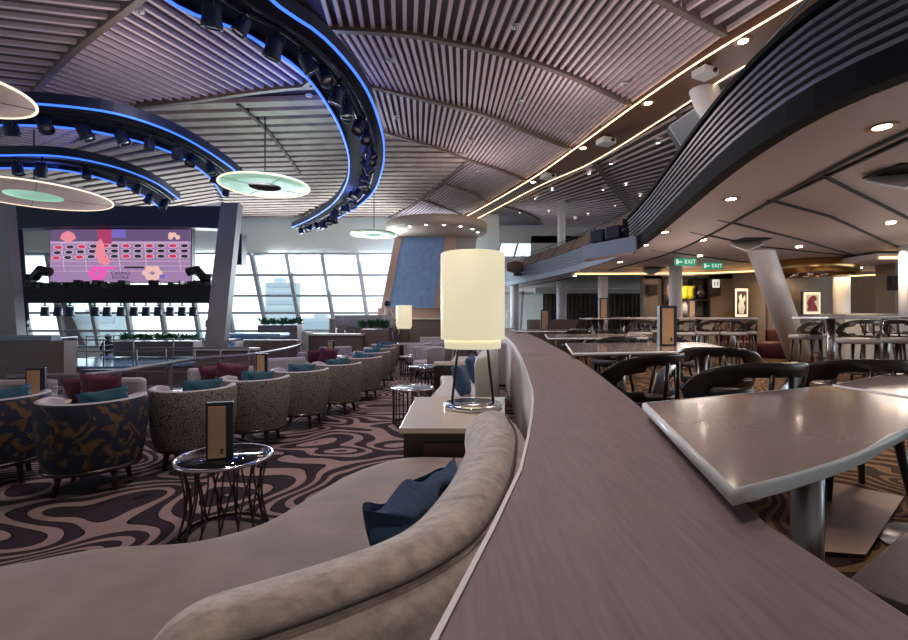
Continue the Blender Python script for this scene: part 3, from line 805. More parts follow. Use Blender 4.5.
dt.put((-1.15, 11.8, 0), .2, 'blue marble topped wire drum table beneath the distant lamp')
# menu stands
def make_menu():
    t = thing('menu_holder', '', 'menu holder')
    link('board', MB().box((.0, 0, .19), (.165, .05, .38)), 'navy', t, bevel=.004)
    link('wood_face', MB().box((-.012, -.032, .185), (.105, .014, .34)), 'foil', t)
    lg = MB()
    lg.box((.018, -.0405, .062), (.005, .003, .034)).box((.010, -.0405, .062), (.004, .003, .022)).box((.026, -.0405, .062), (.004, .003, .022)).box((.018, -.0405, .044), (.022, .003, .004))
    link('emblem', lg, 'blackmatte', t, label='small dark crown and anchor mark')
    return t
MK = Kind(make_menu)
MK.put((-1.57, 3.02, .521), .28, 'navy menu holder with wooden face on the glass drum table')

# second sofa behind the console, along the divider ------------------
def sofa2(lab, pts, fpts, nm='velvet_back'):
    t = thing('banquette_sofa', lab, 'sofa', (pts[0][0], pts[0][1], 0))
    P = spl([(x, y, 0) for x, y in pts], 30); Q = spl([(x, y, 0) for x, y in fpts], 30)
    sweep(mb := MB(), P, [(-.10, .3), (-.12, .92), (-.08, 1.0), (.04, 1.02), (.10, .98), (.12, .3), (.12, .06), (-.1, .06)], ends=.05); link('backrest', mb, 'leather', t, True)
    link('seat', MB().strip(Q, offs(P, -.08), .14, .44), 'leather', t, True, bevel=.04)
    link('plinth', MB().strip(offs(Q, .05), offs(P, -.1), 0, .14), 'blackmatte', t, True)
    return t
sofa2('pale leather banquette sofa behind the console table along the divider', [(.36, 5.35), (.44, 6.2), (.62, 7.4), (.68, 8.2)], [(-.38, 5.25), (-.30, 6.2), (-.2, 7.3), (-.25, 8.2)])
sofa2('pale leather banquette sofa in the distance along the divider', [(.62, 9.6), (.72, 11), (.80, 12.6)], [(-.2, 9.6), (-.1, 11), (0, 12.6)])
blueK = Kind(lambda: blue_make())
def blue_make():
    o = single('cushion', cushion_bm(.48, .42, .16, .015, 8), 'blue_velvet', '', 'cushion'); weld(o); return o
blueK.put((.10, 5.9, .66), (math.radians(-18), .1, math.radians(75)), 'blue cushion nearest the lamp foot on the pale banquette')
blueK.put((.30, 7.3, .67), (math.radians(-16), -.1, math.radians(78)), 'blue cushion on the pale banquette seen left of the lamp stand')
# grey swivel chairs in the distance
GK = Kind(tub('', 'greyleather'))
for px, Y, rz, lb in [(428, 11.2, 2.2, 'grey leather tub chair left of the lamp, nearest of three'), (418, 13.0, 2.5, 'grey leather tub chair beneath the distant lamp'), (439, 13.6, 2.0, 'grey leather tub chair partly behind the large lamp')]:
    GK.put(((px - 454) / F * Y, Y, 0), rz, lb, 'grey leather tub chairs')
DK = Kind(lambda: console_make())
def console_make():
    t = thing('console_table', '', 'table')
    link('table_top', MB().box((0, 0, .585), (.9, .5, .04)), 'white_top', t); link('cabinet_body', MB().box((0, 0, .3), (.84, .46, .53)), 'darkwood', t)
    return t
DK.put((-1.79, 16.1, 0), 0, 'small dark console table under the distant lit lamp')
lamp.put((-1.79, 16.1, .605), 0, 'small distant lit lamp with cream shade left of the large lamp', scale=(.92, .92, .92))
DK.put((.05, 9.0, 0), 0, 'white topped side table between the two banquettes')

# curved rail ---------------------------------------------------------
rp = spl([G(8, 377, .75), G(50, 376, .75), G(100, 374, .75), G(150, 366, .75), G(200, 358.5, .75), G(256, 354, .75), G(298, 345.5, .75), G(315, 338.5, .75)], 60)
t = thing('curved_handrail', 'long curved grey metal handrail sweeping behind the armchairs', 'railing', (rp[20].x, rp[20].y, 0))
link('rail', MB().tube(rp, .032, 10), 'railmetal', t, True)
for i in range(0, 60, 6):
    p = rp[i]; link('post', MB().box((p.x, p.y, .35), (.05, .02, .75)), 'railmetal', t, True)
link('end_post', MB().tube([rp[0], rp[0] + Vector((-.02, 0, -.75))], .03, 8), 'steel', t, True)
# small square rail bits at far left (chrome frames)
t = thing('chrome_rail', 'short chrome guard rail at the far left edge beyond the armchairs', 'railing', (-5.2, 5.4, 0))
link('frame', MB().tube([(-5.45, 5.5, 0), (-5.45, 5.5, .62), (-4.75, 5.5, .62), (-4.75, 5.5, 0)], .022, 8).tube([(-5.45, 5.5, .45), (-4.75, 5.5, .45)], .014, 8).tube([(-5.45, 5.5, .28), (-4.75, 5.5, .28)], .014, 8), 'chrome', t, True)
MK.put((-3.22, 4.88, .40), .4, 'small wooden menu holder between the two navy armchairs')
bpy.data.objects['menu_holder.001'].location = (-4.55, 4.9, .55)
MK.put((-2.72 - .9, 7.1, .55), .2, 'small wooden menu holder beyond the fourth armchair')
bpy.data.objects['menu_holder.002'].location = ((262 - 454) / F * 7.0, 7.0, .55)
MK.put(((331 - 454) / F * 11.4, 11.4, .55), .1, 'small menu holder on the farthest round white table')
# ================================================================== STAGE AND WINDOW SIDE
# stage
cx, cy = -10.1, 15.6
st = thing('stage', 'low round stage with blue gloss floor and curved wood face', 'stage', (cx, cy, -.45))
arc = [(cx + 3.0 * math.cos(a), cy + 2.7 * math.sin(a)) for a in [2 * PI * k / 48 for k in range(48)]]
link('stage_floor', MB().prism(arc, .06, .12), 'stagefloor', st, True)
link('stage_face', MB().prism([((x - cx) * .985 + cx, (y - cy) * .985 + cy) for x, y in arc], -.45, .06), 'woodpanel', st, True)
def rail(name, lab, pts, h, n, m='railmetal', z=.12, r=.022):
    P = spl([(x, y, z) for x, y in pts], 40) if len(pts) > 2 else [Vector((*pts[0], z)).lerp(Vector((*pts[1], z)), i / 39) for i in range(40)]
    t = thing(name, lab, 'railing', P[20])
    link('rail', MB().tube([p + Vector((0, 0, h)) for p in P], r, 8).tube([p + Vector((0, 0, h * .55)) for p in P], r * .5, 6).tube([p + Vector((0, 0, h * .3)) for p in P], r * .5, 6), m, t, True)
    for k in range(n):
        p = P[round(39 * k / (n - 1))]; link('post', MB().tube([p, p + Vector((0, 0, h))], r * .9, 8), m, t, True)
    return t
rail('stage_rail', 'silver guard rail around the front of the round stage', [(cx + 2.85 * math.cos(a), cy + 2.55 * math.sin(a)) for a in [PI * (1.02 + .92 * k / 12) for k in range(13)]], .75, 9)
rail('stage_rail', 'silver guard rail at the back left of the round stage', [(cx - 2.8, cy + .2), (cx - 2.2, cy + 1.5), (cx - 1.2, cy + 2.2)], .75, 4)
def planter(lab, x0, x1, ytop, ybot, Y, n):
    a, b = A(x0, ytop, Y), A(x1, ybot, Y); t = thing('planter', lab, 'planter', ((a.x + b.x) / 2, Y, b.z))
    link('trough', MB().box(((a.x + b.x) / 2, Y, (a.z + b.z) / 2), (b.x - a.x, .6, a.z - b.z)), 'woodpanel', t, True, bevel=.01)
    f = MB(); rnd = random.Random(int(x0))
    for k in range(n):
        c = Vector((rnd.uniform(a.x, b.x), Y + rnd.uniform(-.25, .2), a.z + rnd.uniform(.0, .12)))
        for q in range(14):
            an = rnd.uniform(0, 2 * PI); tl = rnd.uniform(.1, .22); up = rnd.uniform(.05, .22)
            d = Vector((math.cos(an) * tl, math.sin(an) * tl, up)); sd = Vector((-math.sin(an), math.cos(an), 0)) * .035
            f.add([c, c + d * .5 + sd + Vector((0, 0, .02)), c + d, c + d * .5 - sd + Vector((0, 0, .02))], [(0, 1, 2, 3)])
    o = link('foliage', f, 'leaf', t, True)
    return t
planter('long wooden planter of low green plants at the back of the stage', 120, 198, 341, 356, 16.3, 60)
planter('small planter of green plants left of the curved rail end', 261, 300, 325, 370, 17.2, 36)
planter('green plants in a planter right of the bar stools', 362, 388, 329, 367, 13.8, 26)
# cabinet left of stage
a, b = A(-30, 341, 10.5), A(63, 341, 10.5)
t = thing('control_booth', 'wood panelled booth with blue top at the left edge below the stage screen', 'cabinet', ((a.x + b.x) / 2, 10.5, -.45))
link('body', MB().box(((a.x + b.x) / 2, 10.7, .25), (b.x - a.x, .35, 1.4)), 'woodpanel', t, True)
link('top_lid', MB().box(((a.x + b.x) / 2 - .1, 10.72, 1.02), (b.x - a.x - .5, .3, .14)), 'bluelouvre', t, True, bevel=.02)
# steps between booth and stage
t = thing('stage_steps', 'dark steps rising to the stage beside the panelled booth', 'steps', (-9.6, 11.6, -.45))
for k in range(3): link('step', MB().box((-9.7, 11.8 + .3 * k, -.36 + .18 * k), (.95, .32, .18)), 'navyblack', t, True)
# panelled boxes right of stage
t = thing('panelled_bar', 'low wood panelled wall with openings right of the stage', 'partition', (-6.2, 12.2, -.45))
link('front', MB().box((-6.05, 12.0, .1), (1.5, .3, 1.1)), 'woodpanel', t, True); link('front', MB().box((-5.6, 13.6, .2), (1.8, .3, 1.3)), 'woodpanel', t, True)
link('cap', MB().box((-6.05, 12.0, .68), (1.6, .4, .06)), 'palewall', t, True)
o = thing('equipment_cart', 'white shelving cart with blue cover right of the stage', 'cart', A(223, 352, 13))
p = A(223, 352, 13)
link('frame', MB().box((p.x - .45, 13, .45), (.04, .5, .9)).box((p.x + .45, 13, .45), (.04, .5, .9)).box((p.x, 13, .88), (.94, .5, .04)).box((p.x, 13, .45), (.94, .5, .04)).box((p.x, 13, .02), (.94, .5, .04)), 'white_plastic', o, True)
o = single('covered_piano', MB().box((-6.6, 15.2, .95), (1.8, .9, .12)).box((-6.9, 15.2, .45), (1.1, .7, .9)), 'bluewall', 'bright blue covered console beside the right stage leg', 'console', wloc=(-6.6, 15.2, 0), bevel=.04)

# LED screen
YS = 15.0
tl, brr = A(50, 229.5, YS), A(190.5, 282, YS)
sw, sh = brr.x - tl.x, tl.z - brr.z; scx, scz = (tl.x + brr.x) / 2, (tl.z + brr.z) / 2
s_ = thing('video_screen', 'large bright video screen showing a pink casino table with cards', 'screen', (scx, YS, brr.z))
link('housing', MB().box((scx, YS + .12, scz), (sw + .06, .2, sh + .06)), 'blackmetal', s_, True)
pic = [('scr_base', (.42, .25, .48)), ('scr_top', (.16, .10, .22)), ('scr_red', (.75, .03, .10)), ('scr_black', (.03, .02, .05)), ('scr_line', (.85, .62, .78)), ('scr_hand', (1, .30, .38)), ('scr_pink', (1, .12, .55)), ('scr_cream', (1, .62, .55)), ('scr_violet', (.22, .16, .62)), ('scr_sleeve', (.50, .05, .16))]
for n_, c_ in pic: M[n_] = emit(n_, c_, .72); M[n_].node_tree.nodes['Principled BSDF'].inputs['Base Color'].default_value = (.02, .02, .02, 1)
link('picture', MB().box((scx, YS + .015, scz), (sw, .02, sh)), 'scr_base', s_, True)
def SP(u, v, lift): return Vector((tl.x + sw * u, YS - lift, tl.z - sh * v))
def quad(mb, u0, v0, u1, v1, l, sk=0): mb.add([SP(u0, v1, l), SP(u1, v1, l), SP(u1 + sk, v0, l), SP(u0 + sk, v0, l)], [(0, 1, 2, 3)])
def blob(mb, u, v, ru, rv, l, n=16, wob=0, seed=0):
    mb.add([SP(u + ru * math.cos(2 * PI * k / n) * (1 + wob * math.sin(5 * 2 * PI * k / n + seed)), v + rv * math.sin(2 * PI * k / n) * (1 + wob * math.cos(4 * 2 * PI * k / n + seed)), l) for k in range(n)], [tuple(range(n))])
mb = MB(); quad(mb, 0, 0, 1, .22, .004); link('screen_print', mb, 'scr_top', s_, True)
mr, mk_, ml = MB(), MB(), MB()
for r in range(3):
    for c in range(12):
        u = .045 + c * .083 + (2 - r) * .008 * (c < 5); v = .31 + r * .10 + .02 * (c < 4) * (4 - c) * .4
        blob(ml, u, v, .034, .042, .006)
        blob((mr if (r * 5 + c * 3 + r * c) % 2 == 0 else mk_), u, v, .027, .033, .008)
for v in (.24, .255, .60, .69, .79): quad(ml, .0, v, 1, v + .008, .005)
for u in (.10, .26, .50, .69, .93): quad(ml, u, .24, u + .004, .80, .005, -.02)
link('screen_print', mr, 'scr_red', s_, True); link('screen_print', mk_, 'scr_black', s_, True); link('screen_print', ml, 'scr_line', s_, True)
mb = MB(); blob(mb, .13, .14, .055, .10, .010, wob=.12); blob(mb, .36, .42, .035, .22, .010, wob=.15); blob(mb, .40, .60, .03, .08, .011); link('screen_print', mb, 'scr_hand', s_, True)
mb = MB(); quad(mb, .34, 0, .44, .27, .009); link('screen_print', mb, 'scr_sleeve', s_, True)
mb = MB(); quad(mb, .44, 0, .54, .16, .009); quad(mb, .78, .86, .82, .93, .012); link('screen_print', mb, 'scr_violet', s_, True)
mb = MB()
for k in range(6): blob(mb, .34 + .03 * math.cos(k * 1.05) * 1.4, .83 + .09 * math.sin(k * 1.05), .026, .062, .011 + .001 * k)
quad(mb, .36, .71, .47, .76, .010); link('screen_print', mb, 'scr_pink', s_, True)
mb = MB()
for k in range(6): blob(mb, .73 + .035 * math.cos(k * 1.05) * 1.3, .83 + .09 * math.sin(k * 1.05), .028, .062, .011 + .001 * k)
for k in range(4): blob(mb, .86 + .025 * (k % 3), .10 + .05 * (k // 2), .018, .045, .011)
link('screen_print', mb, 'scr_cream', s_, True)
def tomesh(o):
    bpy.context.view_layer.update()
    me = bpy.data.meshes.new_from_object(o.evaluated_get(bpy.context.evaluated_depsgraph_get())); nm = o.name
    bpy.data.objects.remove(o); n = bpy.data.objects.new(nm, me); COL.objects.link(n); return n
def text(body, loc, size, m, parent, rot=(PI / 2, 0, 0), name='lettering', ext=.002, align='CENTER'):
    cu = bpy.data.curves.new(name, 'FONT'); cu.body = body; cu.size = size; cu.align_x = align; cu.align_y = 'CENTER'; cu.extrude = ext
    cu.materials.append(M[m]); o = bpy.data.objects.new(name, cu); COL.objects.link(o)
    o = tomesh(o); r = parent
    while r.parent: r = r.parent
    o.parent = parent; o.location = Vector(loc) - Vector(r.location); o.rotation_euler = rot; return o
p = SP(.505, .835, .02); t1 = text('CASINO', p, .17, 'scr_black', s_)
p = SP(.505, .915, .02); t2 = text('ROYALE', p, .155, 'scr_black', s_)
mb = MB(); quad(mb, .53, .70, .67, .74, .010); link('screen_print', mb, 'scr_black', s_, True)

# black proscenium header above the screen and its white spike lamp
a, b = A(8, 206, 14.6), A(226, 227, 14.6)
hd = thing('stage_header', 'deep navy black header beam above the video screen', 'header', ((a.x + b.x) / 2, 14.6, b.z))
n = 16; rows = []
ctr = [Vector((a.x + (b.x - a.x) * k / n, 14.6, b.z - .06 + .10 * math.sin(PI * k / n))) for k in range(n + 1)]
mb = MB()
for p, q in zip(ctr, ctr[1:]): mb.add([p, q, Vector((q.x, q.y, a.z)), Vector((p.x, p.y, a.z)), p + Vector((0, .5, 0)), q + Vector((0, .5, 0)), Vector((q.x, q.y + .5, a.z)), Vector((p.x, p.y + .5, a.z))], [(0, 1, 2, 3), (4, 5, 6, 7), (0, 1, 5, 4), (3, 2, 6, 7), (0, 3, 7, 4), (1, 2, 6, 5)])
link('valance', mb, 'navyblack', hd, True)
for px in (20, 222):
    a1 = A(px, 229, 14.55); a2 = A(px + (7 if px < 100 else -10), 320, 14.55); link('side_cable', MB().tube([a1, a2], .07, 8), 'navyblack', hd, True)
# lighting truss below
tr = thing('lighting_truss', 'black horizontal lighting truss hanging below the video screen', 'truss', A(122, 304, 14.7))
a, b = A(24, 285, 14.7), A(214, 303, 14.7)
link('drape_cover', MB().box(((a.x + b.x) / 2, 14.7, (a.z + b.z) / 2), (b.x - a.x, .35, a.z - b.z)), 'blackmatte', tr, True)
rnd = random.Random(4)
cl = MB()
for k in range(60):
    u = rnd.random(); x = a.x + (b.x - a.x) * u; cl.box((x, 14.6, a.z + rnd.uniform(-.05, .08)), (rnd.uniform(.06, .3), .2, rnd.uniform(.05, .18)), rz=rnd.uniform(-.4, .4))
link('truss_clamps', cl, 'blackmetal', tr, True)  # random boxes for the clamps and clutter along the truss
for sx, x in ((1, a.x + .1), (-1, b.x - .1)):
    link('hanger', MB().tube([(x, 14.7, a.z - .1), (x - sx * .05, 14.6, a.z - 1.2)], .07, 8).tube([(x, 14.7, a.z + .2), (x + sx * .25, 14.7, a.z + .25), (x + sx * .45, 14.7, a.z + .5), (x + sx * .75, 14.7, a.z + .42)], .15, 8).lathe([(0, -.15), (.16, -.12), (.16, .1), (0, .15)], (x - sx * .05, 14.6, a.z - 1.25), 12), 'blackmetal', tr, True)
def make_spot():
    t = thing('stage_spotlight', '', 'stage light')
    link('yoke', MB().tube([(0, 0, .02), (0, 0, -.10)], .025, 6).tube([(-.10, 0, -.26), (-.115, 0, -.12), (-.08, 0, -.09), (.08, 0, -.09), (.115, 0, -.12), (.10, 0, -.26)], .014, 6), 'blackmetal', t)
    link('housing', MB().lathe([(0, -.12), (.08, -.13), (.11, -.19), (.115, -.34), (.125, -.38), (.125, -.43), (.10, -.43), (.095, -.41), (0, -.40)], n=14), 'navyblack', t)
    link('lens', MB().lathe([(0, -.412), (.085, -.412), (.085, -.405), (0, -.405)], n=14), 'steel', t)
    return t
SK = Kind(make_spot)
for i, px in enumerate([45, 58, 70, 95, 107, 121, 134, 146, 158, 170, 182, 193]):
    q = A(px, 303, 14.6); SK.put((q.x, 14.6, q.z), 0, 'stage spotlight, %s of those hanging in line under the truss below the screen' % ['first', 'second', 'third', 'fourth', 'fifth', 'sixth', 'seventh', 'eighth', 'ninth', 'tenth', 'eleventh', 'twelfth'][i], 'spotlights under the screen truss')

# hanging rings ---------------------------------------------------------
def ringtruss(lab, outer, inner, z, n, name='lighting_ring', count=0, glab='', step=1, lifts=(0, 0)):
    O = spl([G(*p, z) for p in outer], n); I = spl([G(*p, z) for p in inner], n)
    t = thing(name, lab, 'lighting ring', O[n // 2])
    m1 = MB(); m1.strip(O, I, z, z + .05); link('plate', m1, 'blackmatte', t, True)
    for C, s1 in ((O, 1), (I, -1)):
        mb = MB()
        for p, q in zip(C, C[1:]): mb.add([p + Vector((0, 0, -.10)), q + Vector((0, 0, -.10)), q + Vector((0, 0, .08)), p + Vector((0, 0, .08))], [(0, 1, 2, 3)])
        link('rim_band', mb, 'navyblack', t, True, solid=.02)
        link('led_strip', MB().tube([p + Vector((0, 0, -.11)) for p in C], .020, 6), 'blueled', t, True)
    mb = MB(); C = [p.lerp(q, .5) for p, q in zip(O, I)]
    mb.tube([p + Vector((0, 0, -.06)) for p in C], .035, 6); mb.tube([p.lerp(q, .25) + Vector((0, 0, -.12)) for p, q in zip(O, I)], .022, 6)
    link('pipe', mb, 'blackmetal', t, True)
    rnd = random.Random(count)
    for k in range(count):
        i = int((k + .5) / count * (n - 1)); p = O[i].lerp(I[i], rnd.uniform(.35, .65))
        SK.put((p.x, p.y, z - .04), (rnd.uniform(-.5, .5), rnd.uniform(-.5, .5), rnd.uniform(0, 6)), glab, glab.replace('stage spotlight', 'spotlights'), rnd.uniform(.7, .95))
    return t, C
BIGO = [(250, -30), (283, 0), (318, 24), (345, 52), (366, 82), (378, 112), (384, 140), (382, 165), (372, 190), (350, 208), (322, 222), (300, 229)]
BIGI = [(140, -30), (185, 1), (235, 20), (275, 44), (303, 66), (325, 95), (341, 125), (349, 155), (346, 180), (333, 200), (312, 215), (292, 224.5)]
tb, CB = ringtruss('huge curved blue-lit lighting ring hanging across the ceiling centre', BIGO, BIGI, 5.15, 70, count=34, glab='stage spotlight crowded on the big blue ring above the hall')
ringtruss('middle blue-lit lighting ring hanging over the left side', [(-60, 100), (0, 97), (50, 98), (120, 108), (180, 130), (225, 158), (247, 177)], [(-60, 122), (0, 119), (60, 121), (120, 131), (175, 149), (208, 172), (223, 192)], 5.0, 40, count=13, glab='stage spotlight hanging from the middle blue ring at left')
ringtruss('lowest blue-lit lighting ring at left above the stage header', [(-60, 152), (0, 150), (60, 151), (115, 162), (155, 178), (180, 196)], [(-60, 165), (0, 163), (60, 165), (108, 176), (142, 191), (160, 204)], 4.9, 34, count=9, glab='stage spotlight hanging from the lowest blue ring above the screen')

# pendant discs -----------------------------------------------------------
def disc(lab, px, py, Y, r, m, cm, rim_m='rim', tilt=(0, 0)):
    p = A(px, py, Y); t = thing('pendant_disc', lab, 'pendant', p); t.rotation_euler = (tilt[0], tilt[1], 0)
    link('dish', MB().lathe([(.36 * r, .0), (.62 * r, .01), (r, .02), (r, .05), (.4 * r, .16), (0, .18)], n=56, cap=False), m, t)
    link('rim', MB().tube([(r * math.cos(2 * PI * k / 56), r * math.sin(2 * PI * k / 56), .02) for k in range(56)], .018, 6, closed=True), rim_m, t)
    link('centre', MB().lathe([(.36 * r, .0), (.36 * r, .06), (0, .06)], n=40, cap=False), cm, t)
    link('rod', MB().tube([(0, 0, .15), (0, 0, ZC - p.z)], .015, 6), 'blackmetal', t)
    sp = MB()
    for k in range(4):
        a = PI / 4 + k * PI / 2; sp.beam((.36 * r * math.cos(a), .36 * r * math.sin(a), -.002), (r * .98 * math.cos(a), r * .98 * math.sin(a), .016), .008, .006)
    link('seams', sp, 'groove', t)
    return t
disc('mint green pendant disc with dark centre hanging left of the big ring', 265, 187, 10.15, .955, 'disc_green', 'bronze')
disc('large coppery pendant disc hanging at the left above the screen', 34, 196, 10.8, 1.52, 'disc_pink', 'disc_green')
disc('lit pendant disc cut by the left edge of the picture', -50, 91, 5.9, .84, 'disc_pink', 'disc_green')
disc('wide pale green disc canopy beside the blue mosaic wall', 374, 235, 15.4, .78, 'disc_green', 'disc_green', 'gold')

# blue mosaic feature wall, leaning, with copper frame ---------------------
def slabquad(name, pts, Y, d, m, parent):
    v = [A(x, y, Y) for x, y in pts]; mb = MB(); n = len(v); mb.add(v + [p + Vector((0, d, 0)) for p in v], [tuple(range(n)), tuple(range(n, 2 * n))[::-1]] + [(i, (i + 1) % n, n + (i + 1) % n, n + i) for i in range(n)])
    return link(name, mb, m, parent, True)
fw = thing('feature_wall', 'tall leaning blue mosaic wall in a copper frame behind the lamp', 'wall panel', A(420, 335, 18.2))
slabquad('mosaic', [(403, 230), (449, 224), (435, 308), (386, 308)], 18.2, .1, 'bluewall', fw)
slabquad('frame', [(397, 226), (404, 226), (388, 308), (381, 308)], 18.1, .3, 'copper', fw)
slabquad('frame', [(448, 222), (459, 222), (446, 308), (434, 308)], 18.1, .3, 'copper', fw)
slabquad('side_wall', [(459, 222), (478, 232), (474, 256), (468, 330), (444, 330)], 18.3, .5, 'palewall', fw)
slabquad('dado', [(378, 308), (452, 308), (452, 340), (376, 340)], 18.25, .3, 'copper', fw)
cp = thing('round_canopy', 'round downlit canopy above the blue mosaic wall', 'canopy', A(436, 230, 16.8))
p = A(436, 230, 16.8)
link('canopy_body', MB().lathe([(0, 0), (1.9, 0), (1.95, .03), (1.95, .3), (0, .3)], (p.x, p.y + .6, p.z), 48), 'canopy', cp, True)
link('soffit', MB().lathe([(0, -.01), (1.86, -.01), (1.86, .0), (0, .0)], (p.x, p.y + .6, p.z), 48), 'canopy', cp, True)
for k in range(8):
    a = PI * (1.05 + .9 * k / 7); link('downlight', MB().lathe([(0, -.02), (.05, -.02), (.05, 0), (0, 0)], (p.x + 1.6 * math.cos(a), p.y + .6 + 1.6 * math.sin(a), p.z - .01), 12), 'ledsmall', cp, True)
# bar by the windows: counter, stools, people
bc = thing('window_bar', 'long low bar counter by the windows left of the blue wall', 'counter', A(400, 330, 16.2))
p0, p1 = A(333, 318, 18.6), A(470, 318, 16.0)
link('counter_top', MB().beam((p0.x, p0.y, 1.5), (p1.x, p1.y, 1.5), .6, .05), 'white_top', bc, True)
link('counter_front', MB().beam((p0.x, p0.y, .75), (p1.x, p1.y, .75), .45, 1.45), 'woodpanel', bc, True)
def make_bstool():
    t = thing('bar_stool', '', 'stool')
    link('seat', MB().box((0, 0, .78), (.42, .40, .09)), 'greyleather', t, bevel=.02); link('backrest', MB().box((0, -.18, 1.02), (.44, .05, .40)), 'arminner', t, bevel=.02)
    for a in (-1, 1):
        for b in (-1, 1): link('leg', MB().tube([(a * .16, b * .15, .75), (a * .20, b * .19, 0)], .015, 6), 'steel', t)
    return t
BK = Kind(make_bstool)
for k, px in enumerate([341, 350, 359, 368, 377, 388]):
    Y = 17.7 - .19 * k; BK.put(((px - 454) / F * Y, Y, .42), .15, 'grey backed bar stool, %s from the left along the window bar' % ['first', 'second', 'third', 'fourth', 'fifth', 'sixth'][k], 'bar stools at the window bar')
struct('floor_bar_step', MB().prism([(-5.3, 17.2), (.4, 16.3), (1.0, 20.2), (-5.2, 20.2)], 0, .42), 'woodpanel')
ps = thing('service_station', 'low wood panelled service station at the end of the curved rail', 'cabinet', A(340, 345, 12.5))
p = A(334, 345, 13.4)
link('body', MB().box((p.x + .1, 13.4, .5), (1.5, .5, 1.0)), 'woodpanel', ps, True); link('top', MB().box((p.x + .1, 13.4, 1.02), (1.6, .6, .05)), 'palewall', ps, True)
link('side_panel', MB().box((p.x - .75, 13.3, .55), (.16, .62, 1.1)), 'palewall', ps, True)
pw = single('white_screen_wall', MB().box((0, 0, .45), (1.1, .2, .9)), 'palewall', 'low white screen between the distant lamp and the grey chairs', 'partition', loc=(A(437, 330, 14.6).x, 14.6, 0), bevel=.02)
t = rail('stair_rail', 'sloping silver stair rail left of the distant lamp', [(-3.4, 15.2), (-2.2, 14.4)], .9, 3, z=0); t.rotation_euler = (0, -.25, 0)
t = rail('stair_rail', 'sloping grey stair rail left of the window bar stools', [(-7.9, 11.2), (-5.2, 11.4)], .85, 5, z=-.1)

def person(lab, loc, rz, sit, shirt):
    t = thing('person', lab, 'person', loc, rz)
    sv = [(0, 0, .5), (0, .0, .72), (0, .02, .95), (0, .03, 1.06), (0, .02, 1.2),
          (-.17, .02, .96), (-.24, -.02, .74), (-.14, -.22, .66), (.17, .02, .96), (.24, -.02, .74), (.14, -.22, .66),
          (-.09, 0, .48), (-.11, -.40, .48), (-.11, -.42, .05), (.09, 0, .48), (.11, -.40, .48), (.11, -.42, .05)]
    rr = [.15, .14, .13, .055, .105, .06, .045, .035, .06, .045, .035, .09, .075, .05, .09, .075, .05]
    ed = [(0, 1), (1, 2), (2, 3), (3, 4), (2, 5), (5, 6), (6, 7), (2, 8), (8, 9), (9, 10), (0, 11), (11, 12), (12, 13), (0, 14), (14, 15), (15, 16)]
    me = bpy.data.meshes.new('body'); me.from_pydata(sv, ed, []); me.materials.append(M[shirt])
    o = bpy.data.objects.new('body', me); COL.objects.link(o); o.parent = t
    m_ = o.modifiers.new('s', 'SKIN')
    for i, r in enumerate(rr): me.skin_vertices[0].data[i].radius = (r, r)
    me.skin_vertices[0].data[0].use_root = True
    o.modifiers.new('u', 'SUBSURF').levels = 1
    link('hair', MB().lathe([(0, .135), (.08, .11), (.115, .05), (.118, -.02), (.09, -.07)], (0, .035, 1.20), 16, cap=False), 'hair', t)
    return t
person('seated person in a pale pink top with dark hair at the window bar', ((388 - 454) / F * 16.75, 16.75, .84), 2.3, True, 'cloth_white')
person('seated person in dark clothes at the left end of the stage planter', ((108 - 454) / F * 18.2, 18.2, -.45), .4, True, 'cloth_dark')

# speaker boxes on the big leg and header ------------------------------
a = A(240, 250, 15); single('loudspeaker', MB().box((0, 0, 0), (.28, .35, 1.0)).box((0, -.18, 0), (.22, .02, .9)), 'blackmetal', 'dark slim line loudspeaker beside the right stage leg', 'loudspeaker', loc=(a.x, a.y, a.z))
# ================================================================== RIGHT-HAND SIDE
def top_table(lab, poly, z, ped, m='mauve_top', th=.028, r=.04, edge=True):
    c = sum((Vector((x, y, 0)) for x, y in poly), Vector()) / len(poly)
    t = thing('dining_table', lab, 'table', (ped[0][0], ped[0][1], ZR))
    link('table_top', MB().prism(poly, z - th, z), m, t, True)
    if edge:
        q = [Vector((x, y, 0)) for x, y in poly]
        mb = MB()
        n = len(q); lv = [(-.002, z - th), (.004, z - th + .001), (.009, z - th * .75), (.011, z - th * .45), (.008, z - th * .15), (.003, z + .0005), (-.004, z + .0008)]
        mb.rings([[p + (p - c).normalized() * o_ + Vector((0, 0, zz)) for p in q] for o_, zz in lv], False, False)
        link('edge_band', mb, 'white_edge', t, True, label='white rounded edge')
    for px, py in ped:
        link('pedestal', MB().lathe([(r, ZR + .02), (r, z - th)], (px, py, 0), 24), 'steel', t, True)
        link('base', MB().lathe([(0, 0), (.24, 0), (.24, .015), (.06, .03), (0, .03)], (px, py, ZR), 32), 'steel', t, True)
    return t
zt = 1.17
def arcpts(p, q, b, n=8):
    p = Vector((*p, 0)); q = Vector((*q, 0)); d = q - p; nn = Vector((d.y, -d.x, 0)).normalized()
    return [tuple((p.lerp(q, k / n) + nn * b * math.sin(PI * k / n))[:2]) for k in range(n + 1)]
near = [(.645, 1.52), (1.60, 1.925), (1.62, 1.50)] + [tuple(p[:2]) for p in spl([(1.47, 1.34, 0), (1.1, 1.12, 0), (.87, .96, 0), (.64, .83, 0), (.463, .745, 0)], 16)]
top_table('large glossy pale stone table with white edge at the right foreground', near, zt, [(1.02, 1.30)])
top_table('second pale stone table joined beyond the near table at the right edge', [(1.625, 1.93), (2.4, 2.42), (2.75, 1.95), (1.655, 1.50)], zt + .002, [(2.15, 1.95)])
g1 = lambda px, py: tuple(G(px, py, zt)[:2])
def farT(lab, pts, ped): return top_table(lab, [g1(*p) for p in pts], zt, ped, r=.045)
